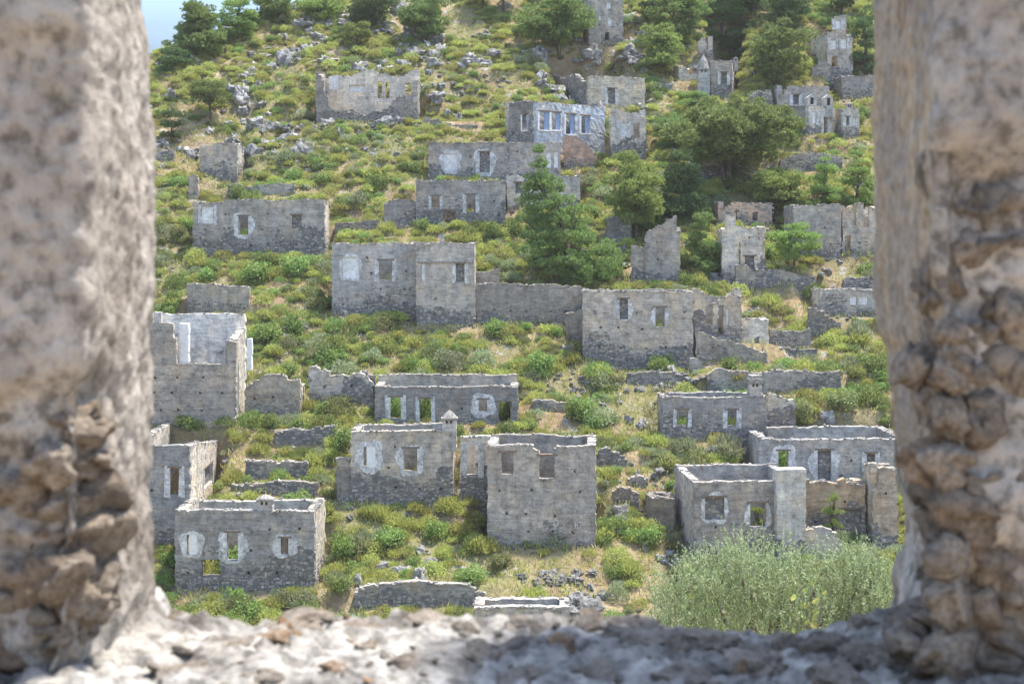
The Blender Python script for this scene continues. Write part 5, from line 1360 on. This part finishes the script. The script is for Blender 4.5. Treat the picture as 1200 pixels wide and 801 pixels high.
def sapling():
    dd = 13.0; base = np.array(P(947, 760, dd)); g = zt1(base[0], dd); rs = np.random.RandomState(3)
    root = empty('fig_sapling', (base[0], dd, g)); tag(root, 'leafy sapling with broad yellow green leaves poking up just above the sill', 'sapling')
    b = MB(); foot = np.array([0, 0, -.3]); k = 0
    for (px, py) in [(928, 704), (940, 692), (952, 686), (962, 694), (946, 706)]:
        e = np.array(P(px, py, dd)) - [base[0], dd, g]; e[1] += rs.uniform(-.06, .06); m = e * [.35, .5, .72]
        b.tube([tuple(foot), tuple(m), tuple(e)], [.014, .008, .003], 5)
        for t in np.linspace(.55, 1.0, 5):
            q = m + (e - m) * max(0, (t - .5) * 2); s = rs.uniform(.022, .040); a = rs.uniform(-2.2, 2.2); tl_ = rs.uniform(-.9, .9)
            n = 10; w = rs.uniform(.55, .8); vs = [(0, 0, s)]
            for i in range(n):
                u = 2 * math.pi * i / n; vs.append((s * w * math.sin(u) * (1 - .25 * math.cos(u)), .18 * s * math.cos(2 * u), s * (1 - math.cos(u))))
            vs = [(x * math.cos(a) - z * math.sin(a), y + tl_ * z * .8 + .4 * x, x * math.sin(a) + z * math.cos(a)) for x, y, z in vs]
            me = bpy.data.meshes.new('leaf'); me.from_pydata(vs, [], [(0, 1 + i, 1 + (i + 1) % n) for i in range(n)]); me.update()
            link('leaf', me, root, tuple(q), LEAF['pine_light'] if rs.rand() < .7 else LEAF['yellow']); k += 1
    link('stem', b.mesh('stem'), root, (0, 0, 0), M_TWIG)
sapling()

# ------------------------------------------------------------------ the near wall with the empty window we look through
FG = {
    'left': rock_material('old_pinkish_plaster', [(0.30, (0.23, 0.195, 0.16)), (0.48, (0.36, 0.318, 0.272)), (0.66, (0.47, 0.428, 0.375))], 5.5, bs=1.0, bd=0.012, bscale=48.0, cc=(.36, .64)),
    'right': None,
    'stone': rock_material('foreground_stone', [(0.30, (0.24, 0.205, 0.17)), (0.5, (0.40, 0.355, 0.305)), (0.70, (0.56, 0.51, 0.45))], 1.3, bs=0.8, bd=0.12, bscale=5.0, tint=True),
    'mortar': rock_material('crumbling_mortar', [(0.32, (0.23, 0.20, 0.168)), (0.5, (0.40, 0.36, 0.312)), (0.68, (0.56, 0.515, 0.455))], 8.0, bs=1.0, bd=0.015, bscale=42.0, cc=(.40, .60)),
    'sill': rock_material('weathered_sill_stone', [(0.32, (0.14, 0.125, 0.108)), (0.5, (0.29, 0.272, 0.245)), (0.66, (0.47, 0.44, 0.395))], 14.0, bs=1.0, bd=0.012, bscale=38.0, cc=(.40, .60)),
}
FG['floor'] = rock_material('dusty_pale_earth', [(0.3, (0.36, 0.28, 0.20)), (0.6, (0.56, 0.47, 0.36))], 1.5)
def tan_plaster():
    m, nt, b = nodes('streaked_tan_plaster')
    s = noise(nt, coords(nt, (26, 26, 2.2), False), 1.0, 6, 0.62); f = noise(nt, coords(nt, (1, 1, 1), False), 60.0, 5, .6); g = noise(nt, coords(nt, (1, 1, .6), False), 6.0, 4)
    col = ramp(nt, s, [(0.30, (0.17, 0.13, 0.10)), (0.45, (0.40, 0.32, 0.23)), (0.60, (0.52, 0.41, 0.28)), (0.75, (0.50, 0.47, 0.43))])
    col = mix(nt, ramp(nt, g, [(0.42, (0, 0, 0)), (0.62, (.8, .8, .8))]), col, (0.30, 0.27, 0.25))
    col = mix(nt, 1.0, col, ramp(nt, f, [(0.3, (.6, .6, .6)), (.6, (1.1, 1.1, 1.1))]), 'MULTIPLY')
    nt.links.new(col, b.inputs['Base Color']); bump(nt, b, math_(nt, 'ADD', f, s), 1.0, 0.012)
    return m
FG['right'] = tan_plaster()
Y0, Y1, XJ, ZS = 1.55, 1.85, 0.427, -0.458
YR = 2.0     # the right jamb is thicker: its outer corner stands farther out
fgw = empty('window_wall', (0, Y1, -1.9)); tag(fgw, 'thick crumbling stone wall in the foreground whose empty window frames the view', 'wall', None, 'thing')
OFF = np.array([0, Y1, -1.9])
def zrows(): return axis([(-2.6, -.75, .12), (-.75, -.52, .03), (-.52, .34, .0055), (.34, .8, .06), (.8, 1.1, .1)])
def jamb(side):
    """side -1 left, +1 right. plan profile: inner face -> corner -> reveal -> outer face, as a displaced grid"""
    Y1 = 1.85 if side < 0 else YR
    prof = []   # (x, y, nx, ny, tag)
    xf = list(np.arange(-2.6, -.66, .12)) + list(np.arange(-.66, -XJ - .02, .0055))
    for x in xf: prof.append((x, Y0, 0, -1, 0))
    for k in range(6):
        t = k / 5 * math.pi / 2; r = .02
        prof.append((-XJ - r + r * math.sin(t), Y0 + r - r * math.cos(t), math.sin(t), -math.cos(t), 1))
    for y in np.arange(Y0 + .026, Y1 - .02, .0055): prof.append((-XJ, y, 1, 0, 2))
    for k in range(6):
        t = k / 5 * math.pi / 2; r = .018
        prof.append((-XJ - r + r * math.cos(t), Y1 - r + r * math.sin(t), math.cos(t), math.sin(t), 3))
    for x in list(np.arange(-XJ - .04, -.66, -.03)) + list(np.arange(-.7, -2.61, -.15)): prof.append((x, Y1, 0, 1, 4))
    pr = np.array(prof); zr = zrows(); nP, nZ = len(pr), len(zr)
    X = np.repeat(pr[:, 0][:, None], nZ, 1); Y = np.repeat(pr[:, 1][:, None], nZ, 1); Zz = np.repeat(zr[None, :], nP, 0)
    NX = np.repeat(pr[:, 2][:, None], nZ, 1); NY = np.repeat(pr[:, 3][:, None], nZ, 1)
    if side > 0: X = -X; NX = -NX
    Pt = np.stack([X, Y, Zz], -1)
    sm = np.clip((2.2 - np.abs(X)) / .5, 0, 1)
    disp = .014 * fbm3(Pt * 7, 3, 2 + side) + .0065 * fbm3(Pt * 30, 3, 5) + .0042 * fbm3(Pt * 110, 2, 8)
    ledge_ = np.abs(fbm3(Pt * [9, 9, 17], 3, 61)); ledge_ = .045 * (.35 - ledge_) + .012 * fbm3(Pt * 40, 2, 62)
    if side < 0:
        py = np.array([0, 15, 25, 60, 150, 250, 330, 400, 480, 560, 640, 690]); pxe = np.array([172, 172, 175, 180, 185, 187, 182, 177, 177, 180, 182, 186])
        lower = 1 / (1 + np.exp((Zz + .165 - .09 * (X + .52)  + .03 * fbm3(Pt * 9, 2, 3)) / .008))   # plaster broken off below here on the inner face
        up = 1 / (1 + np.exp(-(Zz - .205 + .02 * fbm3(Pt * 12, 2, 3)) / .005))
        face = np.clip(-NY, 0, 1)
        cw = np.maximum(face, np.exp(-np.maximum(Y - Y0, 0) / .10))
        disp = disp + lower * cw * (-.050 + .7 * ledge_ + .040 * fbm3(Pt * 7, 3, 31)) * (1 - .85 * np.clip((Y - 1.70) / .1, 0, 1)) + .014 * up * face
    else:
        py = np.array([0, 100, 200, 300, 380, 405, 430, 500, 560, 600, 625, 650, 690, 720]); pxe = np.array([1020, 1022, 1022, 1025, 1023, 1034, 1035, 1042, 1050, 1058, 1054, 1044, 1040, 1034])
        face = np.clip(-NY, 0, 1)
        lower = 1 / (1 + np.exp((Zz - .09) / .01)); cw = np.exp(-np.maximum(Y - Y0, 0) / .13); low2 = 1 / (1 + np.exp((Zz + .07 + .05 * fbm3(Pt * 8, 2, 35)) / .015))
        disp = disp + lower * face * (-.032 + .5 * ledge_ + .032 * fbm3(Pt * 8, 3, 33)) + low2 * (cw - face * .999) * (-.032 + .5 * ledge_ + .036 * fbm3(Pt * 8, 3, 34)) * (1 - .85 * np.clip((Y - 1.75) / .12, 0, 1))
    ze = -(py - HV) / F * Y1; xe = (pxe - 600) / F * Y1
    shift = np.interp(Zz, ze[::-1], xe[::-1]) - (-XJ if side < 0 else XJ)
    wgt = np.clip((Y - Y0) / (Y1 - Y0), 0, 1) * np.clip(1 - (np.abs(X) - XJ) / .25, 0, 1)
    X = X + shift * wgt + NX * disp * sm; Y = Y + NY * disp * sm
    Zz = Zz + .006 * fbm3(Pt * 30, 2, 12) * sm
    # ragged top
    Zz = np.where(Zz > .75, Zz + .25 * fbm3(Pt * 3, 3, 1), Zz)
    V = np.stack([X, Y, Zz], -1).reshape(-1, 3) - OFF
    i0 = (np.arange(nP - 1)[:, None] * nZ + np.arange(nZ - 1)[None, :]).ravel()
    Fq = np.stack([i0, i0 + nZ, i0 + nZ + 1, i0 + 1], 1)
    if side > 0: Fq = Fq[:, ::-1]
    cap = np.array([[(i) * nZ + nZ - 1, (i + 1) * nZ + nZ - 1, (nP - 2 - i) * nZ + nZ - 1, (nP - 1 - i) * nZ + nZ - 1] for i in range(nP // 2 - 1)])
    if side > 0: cap = cap[:, ::-1]
    me = np_mesh('jamb', V, np.vstack([Fq, cap]), True)
    me.materials.append(FG['left'] if side < 0 else FG['right']); me.materials.append(FG['mortar']); me.materials.append(FG['left'])
    cz = Zz.reshape(nP, nZ)[:-1, :-1].ravel(); tagc = np.repeat(pr[:-1, 4][:, None], nZ - 1, 1).ravel()
    low = lower[:-1, :-1].ravel()
    mi = np.zeros(len(Fq) + len(cap), np.int32)
    if side < 0: mi[:len(Fq)] = np.where((low > .5) & (tagc <= 1), 1, 0)
    else: mi[:len(Fq)] = np.where(tagc <= 1, np.where(low > .5, 1, 2), np.where(cz < -.26, 1, 0))
    me.polygons.foreach_set('material_index', mi)
    o = link('jamb', me, fgw); o['label'] = 'left jamb of pinkish plaster over rubble' if side < 0 else 'right jamb of tan plaster and bulging stones'
jamb(-1); jamb(1)
# sill: a displaced slab from the floor up, crossing between the jambs
sx = axis([(-.60, .60, .006)]); sy = axis([(Y0 - .10, Y1 + .05, .006)])
X, Y = np.meshgrid(sx, sy, indexing='ij'); Pt = np.stack([X, Y, 0 * X], -1)
pxs_ = np.array([150, 185, 205, 230, 300, 350, 450, 510, 560, 600, 650, 700, 750, 800, 850, 920, 990, 1035, 1060]); pys_ = np.array([685, 690, 710, 720, 724, 722, 724, 722, 727, 725, 720, 724, 722, 735, 734, 742, 724, 708, 700])
zed = -(np.interp(600 + X / Y1 * F, pxs_, pys_) - HV) / F * Y1
fall = np.clip((Y - Y1) / .04, 0, 1)
Zs = -.462 + (zed + .457) * np.clip((Y - Y0) / (Y1 - Y0), .35, 1) + .014 * fbm3(Pt * 13, 3, 21) + .016 * (.4 - np.abs(fbm3(Pt * 26, 3, 22)) * 1.6) + .012 * fbm3(Pt * 55, 2, 23) + .005 * fbm3(Pt * 110, 2, 24) - fall ** 2 * .12 - np.clip((Y0 - .04 - Y) / .05, 0, 1) ** 2 * .15
nX, nY = len(sx), len(sy)
Vt = np.stack([X, Y, Zs], -1).reshape(-1, 3)
i0 = (np.arange(nX - 1)[:, None] * nY + np.arange(nY - 1)[None, :]).ravel()
Fq = np.stack([i0, i0 + nY, i0 + nY + 1, i0 + 1], 1)
rowA = np.arange(nX) * nY; rowB = rowA + nY - 1; nb = len(Vt)
Vb = np.concatenate([np.stack([sx, 0 * sx + Y0 - .06, 0 * sx - 2.6], 1), np.stack([sx, 0 * sx + Y1 + .03, 0 * sx - 2.6], 1)])
Fa = np.stack([rowA[:-1], nb + np.arange(nX - 1), nb + np.arange(1, nX), rowA[1:]], 1)[:, ::-1]
Fb = np.stack([rowB[:-1], rowB[1:], nb + nX + np.arange(1, nX), nb + nX + np.arange(nX - 1)], 1)[:, ::-1]
link('sill', np_mesh('sill', np.vstack([Vt, Vb]) - OFF, np.vstack([Fq, Fa, Fb]), True), fgw, (0, 0, 0), FG['sill'])
# individual stones set in the jambs and lying on the sill
def fg_stone(c, r, seed, color, rot=(0, 0, 0), label=None):
    me = rock_mesh(seed, 1.0, 4, cells=12)
    v = np.empty(len(me.vertices) * 3, np.float32); me.vertices.foreach_get('co', v); v = v.reshape(-1, 3)
    L_ = np.linalg.norm(v, axis=1, keepdims=True); v = v * (.84 + .16 * L_.mean() / L_)      # worn edges
    v *= (1 + .20 * fbm3(v * 2.2, 4, seed % 9, .6))[:, None]
    me.vertices.foreach_set('co', v.ravel()); me.polygons.foreach_set('use_smooth', np.ones(len(me.polygons), bool)); me.update()
    o = link('stone', me, fgw, tuple(np.array(c) - OFF), FG['stone']); o.scale = r; o.rotation_euler = rot; o.color = (*color, 1)
    if label: o['label'] = label
    return o
C_W, C_G, C_P, C_O, C_B = (1.22, 1.14, 1.04), (1.08, 1.04, .98), (1.35, 1.28, 1.19), (1.25, 1.0, .78), (1.12, 1.02, .91)
rr = random.Random(5)
# left inner face (px, py, rx px, rz px, colour)
for k, (px, py, a, b, c) in enumerate([(35, 528, 46, 20, C_P), (82, 548, 28, 16, C_W), (20, 590, 40, 34, C_B), (75, 600, 34, 30, C_W), (78, 645, 40, 36, C_B), (25, 660, 42, 32, C_W), (60, 700, 42, 34, C_B), (20, 725, 34, 30, C_G), (92, 705, 30, 26, C_W),
        (78, 500, 30, 18, C_B), (55, 560, 26, 14, C_G), (10, 500, 24, 18, C_G), (60, 640, 22, 20, C_O), (15, 770, 34, 26, C_O), (55, 752, 30, 18, C_W)]):
    x, y, z = P(px, py, Y0 + .02); fg_stone((x - .004, y + .050, z), (a / F * Y0 * 1.95, .062, b / F * Y0 * 1.95), 100 + k, (lambda g: tuple(q * g for q in c))(rr.uniform(.85, 1.12)), (0, rr.uniform(-.2, .2), 0))
# worn corner of the left jamb
for k, (y, py, r, c) in enumerate([(1.575, 540, 26, C_W), (1.58, 668, 30, C_B)]):
    e = r / F * y; fg_stone((-XJ - .040, y, -(py - HV) / F * y), (e * 1.6, e * 1.5, e * 1.3), 140 + k, (lambda g: tuple(q * g for q in c))(rr.uniform(.85, 1.12)), (rr.uniform(-.3, .3), 0, 0))
# right inner face
for k, (px, py, a, b, c) in enumerate([(1115, 205, 20, 30, C_G), (1150, 235, 26, 26, C_G), (1185, 215, 26, 34, C_B), (1128, 290, 20, 18, C_W), (1165, 300, 30, 20, C_B), (1110, 330, 16, 28, C_B), (1195, 300, 24, 26, C_G), (1100, 345, 14, 22, C_G), (1150, 360, 34, 26, C_B), (1195, 370, 26, 34, C_W),
        (1168, 455, 40, 42, C_W), (1112, 425, 22, 30, C_B), (1110, 480, 20, 26, C_B), (1120, 548, 34, 24, C_O), (1165, 520, 30, 26, C_B), (1160, 575, 42, 28, C_W), (1100, 580, 16, 20, C_G), (1190, 600, 34, 44, C_G), (1110, 620, 24, 24, C_W), (1150, 640, 32, 34, C_B), (1190, 680, 34, 30, C_W), (1150, 710, 36, 26, C_B), (1120, 745, 34, 18, C_G), (1180, 750, 34, 22, C_G), (1080, 760, 30, 18, C_G), (1140, 785, 44, 20, C_G), (1195, 450, 24, 34, C_B), (1082, 440, 14, 24, C_W), (1140, 400, 26, 18, C_G)]):
    x, y, z = P(px, py, Y0 + .02); fg_stone((x + .004, y + .046, z), (a / F * Y0 * 1.95, .062, b / F * Y0 * 1.95), 200 + k, (lambda g: tuple(q * g for q in c))(rr.uniform(.85, 1.12)), (0, rr.uniform(-.25, .25), 0))
for k, (y, py, r, c) in enumerate([(1.59, 430, 20, C_W), (1.585, 490, 24, C_B), (1.60, 545, 22, C_W), (1.58, 600, 26, C_B), (1.66, 655, 26, C_G), (1.84, 680, 24, C_G), (1.62, 715, 28, C_G)]):
    e = r / F * y; fg_stone((XJ + .050 + .085 * (y - Y0), y, -(py - HV) / F * y), (e * 1.55, e * 1.8, e * 1.6), 250 + k, (lambda g: tuple(q * g for q in c))(rr.uniform(.85, 1.1)), (rr.uniform(-.4, .4), 0, 0))
for k, (py, r, c) in enumerate([(395, 20, C_W), (440, 26, C_B), (492, 24, C_W), (545, 30, C_W), (600, 24, C_B), (648, 30, C_G), (706, 32, C_G), (765, 34, C_G)]):     # stones forming the corner of the right jamb
    e = r / F * Y0; fg_stone((XJ + .020, Y0 + .024, -(py - HV) / F * Y0), (e * 1.35, e * 1.2, e * 1.3), 270 + k, (lambda g: tuple(q * g for q in c))(rr.uniform(.9, 1.1)), (0, rr.uniform(-.3, .3), rr.uniform(-.5, .5)))
fg_stone((XJ + .088, 1.67, -(688 - HV) / F * 1.67), (.085, .11, .075), 290, (.98, .95, .90), label='large smooth grey stone at the foot of the right jamb')
# on the sill
for k, (px, py, a, b, c) in enumerate([(165, 738, 24, 10, C_P), (120, 745, 18, 12, C_W), (200, 712, 28, 9, C_W), (330, 746, 34, 9, C_O), (350, 727, 40, 7, C_P), (215, 785, 30, 9, C_P), (500, 728, 30, 8, C_P), (540, 738, 22, 7, C_G), (430, 740, 36, 8, C_W), (270, 755, 28, 8, C_P), (620, 735, 34, 8, C_P), (690, 728, 30, 9, C_W), (740, 727, 34, 8, C_W), (655, 752, 18, 6, C_O), (560, 765, 30, 9, C_G), (480, 775, 26, 8, C_W), (400, 783, 30, 7, C_O),
        (770, 752, 40, 9, C_G), (840, 748, 34, 8, C_G), (922, 744, 18, 7, C_P), (880, 770, 40, 10, C_G), (960, 755, 36, 10, C_G), (1010, 735, 26, 10, C_G), (1030, 770, 40, 12, C_G), (700, 785, 36, 9, C_G), (800, 790, 40, 8, C_G), (868, 781, 9, 4, C_O), (1008, 728, 12, 5, C_O), (620, 790, 30, 8, C_G), (980, 790, 40, 9, C_G), (90, 775, 28, 10, C_O), (30, 790, 30, 12, C_O), (300, 790, 34, 8, C_G), (720, 742, 20, 7, C_G)]):
    v = (py - HV) / F; d = min(.458 / v, Y1 - .015); x = (px - 600) / F * d
    fg_stone((x, d, -.466 + (0.0 if py > 735 else .004)), (a / F * d * 1.5, a / F * d * 1.3, max(.020, b / F * d * 2.4)), 300 + k, (lambda g: tuple(q * g for q in c))(rr.uniform(.85, 1.1)), (0, 0, rr.uniform(0, 3)))

# loose chips and grit on the sill, each a small angular stone
rs = np.random.RandomState(31)
CH = [rock_mesh(400 + k, .6, 2, cells=8) for k in range(6)]
for m_ in CH: m_.materials.append(FG['stone'])
for k in range(50):
    y = rs.uniform(1.56, 1.84); x = rs.uniform(-.40, .42); r = float(np.clip(rs.lognormal(-5.1, .4), .004, .012))
    zz_ = -.462 + (float(np.interp(600 + x / Y1 * F, pxs_, -(pys_ - HV) / F * Y1)) + .457) * max(.35, (y - Y0) / (Y1 - Y0)) + .006
    o = link('stone', CH[k % 6], fgw, tuple(np.array([x, y, zz_ + r * .2]) - OFF)); o.scale = (r * 1.2, r, r * .8); o.rotation_euler = (rs.uniform(-.5, .5), rs.uniform(-.5, .5), rs.uniform(0, 6)); g = rs.uniform(.7, 1.35)
    o.color = (g, g * .97, g * .93, 1) if rs.rand() < .9 else (1.3 * g, .9 * g, .6 * g, 1)

# rest of the roofless room: unseen floor and wall added to bounce warm light
b = MB(); rr = random.Random(9)
rm = empty('room_bounce_wall', (0, -2.6, -1.75)); tag(rm, 'unseen pale rubble wall of the roofless room added behind the viewpoint for warm bounce', 'wall', None, 'thing')
z = 0.0; vs = []
nxr, nzr = 60, 36
xx = np.linspace(-3.4, 3.4, nxr); zz = np.linspace(-.6, 3.2, nzr); Xr, Zr_ = np.meshgrid(xx, zz, indexing='ij')
Pr = np.stack([Xr, 0 * Xr, Zr_], -1); Yr = .10 * fbm3(Pr * 2.5, 4, 51); Zr2 = np.where(Zr_ > 2.6, Zr_ + .5 * fbm3(Pr * 1.2, 3, 52), Zr_)
Va = np.stack([Xr, Yr, Zr2], -1).reshape(-1, 3); Vb_ = np.stack([Xr, Yr * 0 - .5, Zr2], -1).reshape(-1, 3); nA = len(Va)
i0 = (np.arange(nxr - 1)[:, None] * nzr + np.arange(nzr - 1)[None, :]).ravel()
fa = np.stack([i0, i0 + 1, i0 + nzr + 1, i0 + nzr], 1); fb = fa[:, ::-1] + nA
t_ = np.arange(nxr - 1) * nzr + nzr - 1; ft = np.stack([t_, t_ + nA, t_ + nzr + nA, t_ + nzr], 1)
link('wall_face', np_mesh('wall_face', np.vstack([Va, Vb_]), np.vstack([fa, fb, ft])), rm, (0, 0, 0), FG['floor'])
fx, fy = np.linspace(-3.4, 3.4, 50), np.linspace(-2.5, 1.5, 40); Xr, Yr = np.meshgrid(fx, fy, indexing='ij')
Zr_ = -1.62 + .06 * fbm2(Xr * 1.5, Yr * 1.5, 4, 6); i0 = (np.arange(49)[:, None] * 40 + np.arange(39)[None, :]).ravel()
fl = link('room_bounce_floor', np_mesh('room_bounce_floor', np.stack([Xr, Yr, Zr_], -1).reshape(-1, 3), np.stack([i0, i0 + 40, i0 + 41, i0 + 1], 1), True), None, (0, 0, 0), FG['floor'])
tag(fl, kind='structure')

# thin summer haze over the valley
hz = MB(); hz.box((0, 150, 22), (260, 190, 52)); hm = bpy.data.materials.new('haze'); hm.use_nodes = True; ht = hm.node_tree; ht.nodes.clear()
hv, ho = ht.nodes.new('ShaderNodeVolumePrincipled'), ht.nodes.new('ShaderNodeOutputMaterial')
hv.inputs['Color'].default_value = (1.0, 0.98, 0.95, 1); hv.inputs['Density'].default_value = 0.00016; hv.inputs['Anisotropy'].default_value = 0.2
ht.links.new(hv.outputs['Volume'], ho.inputs['Volume'])
tag(link('haze', hz.mesh('haze'), None, (0, 0, 0), hm), kind='stuff')
S.cycles.volume_bounces = 0
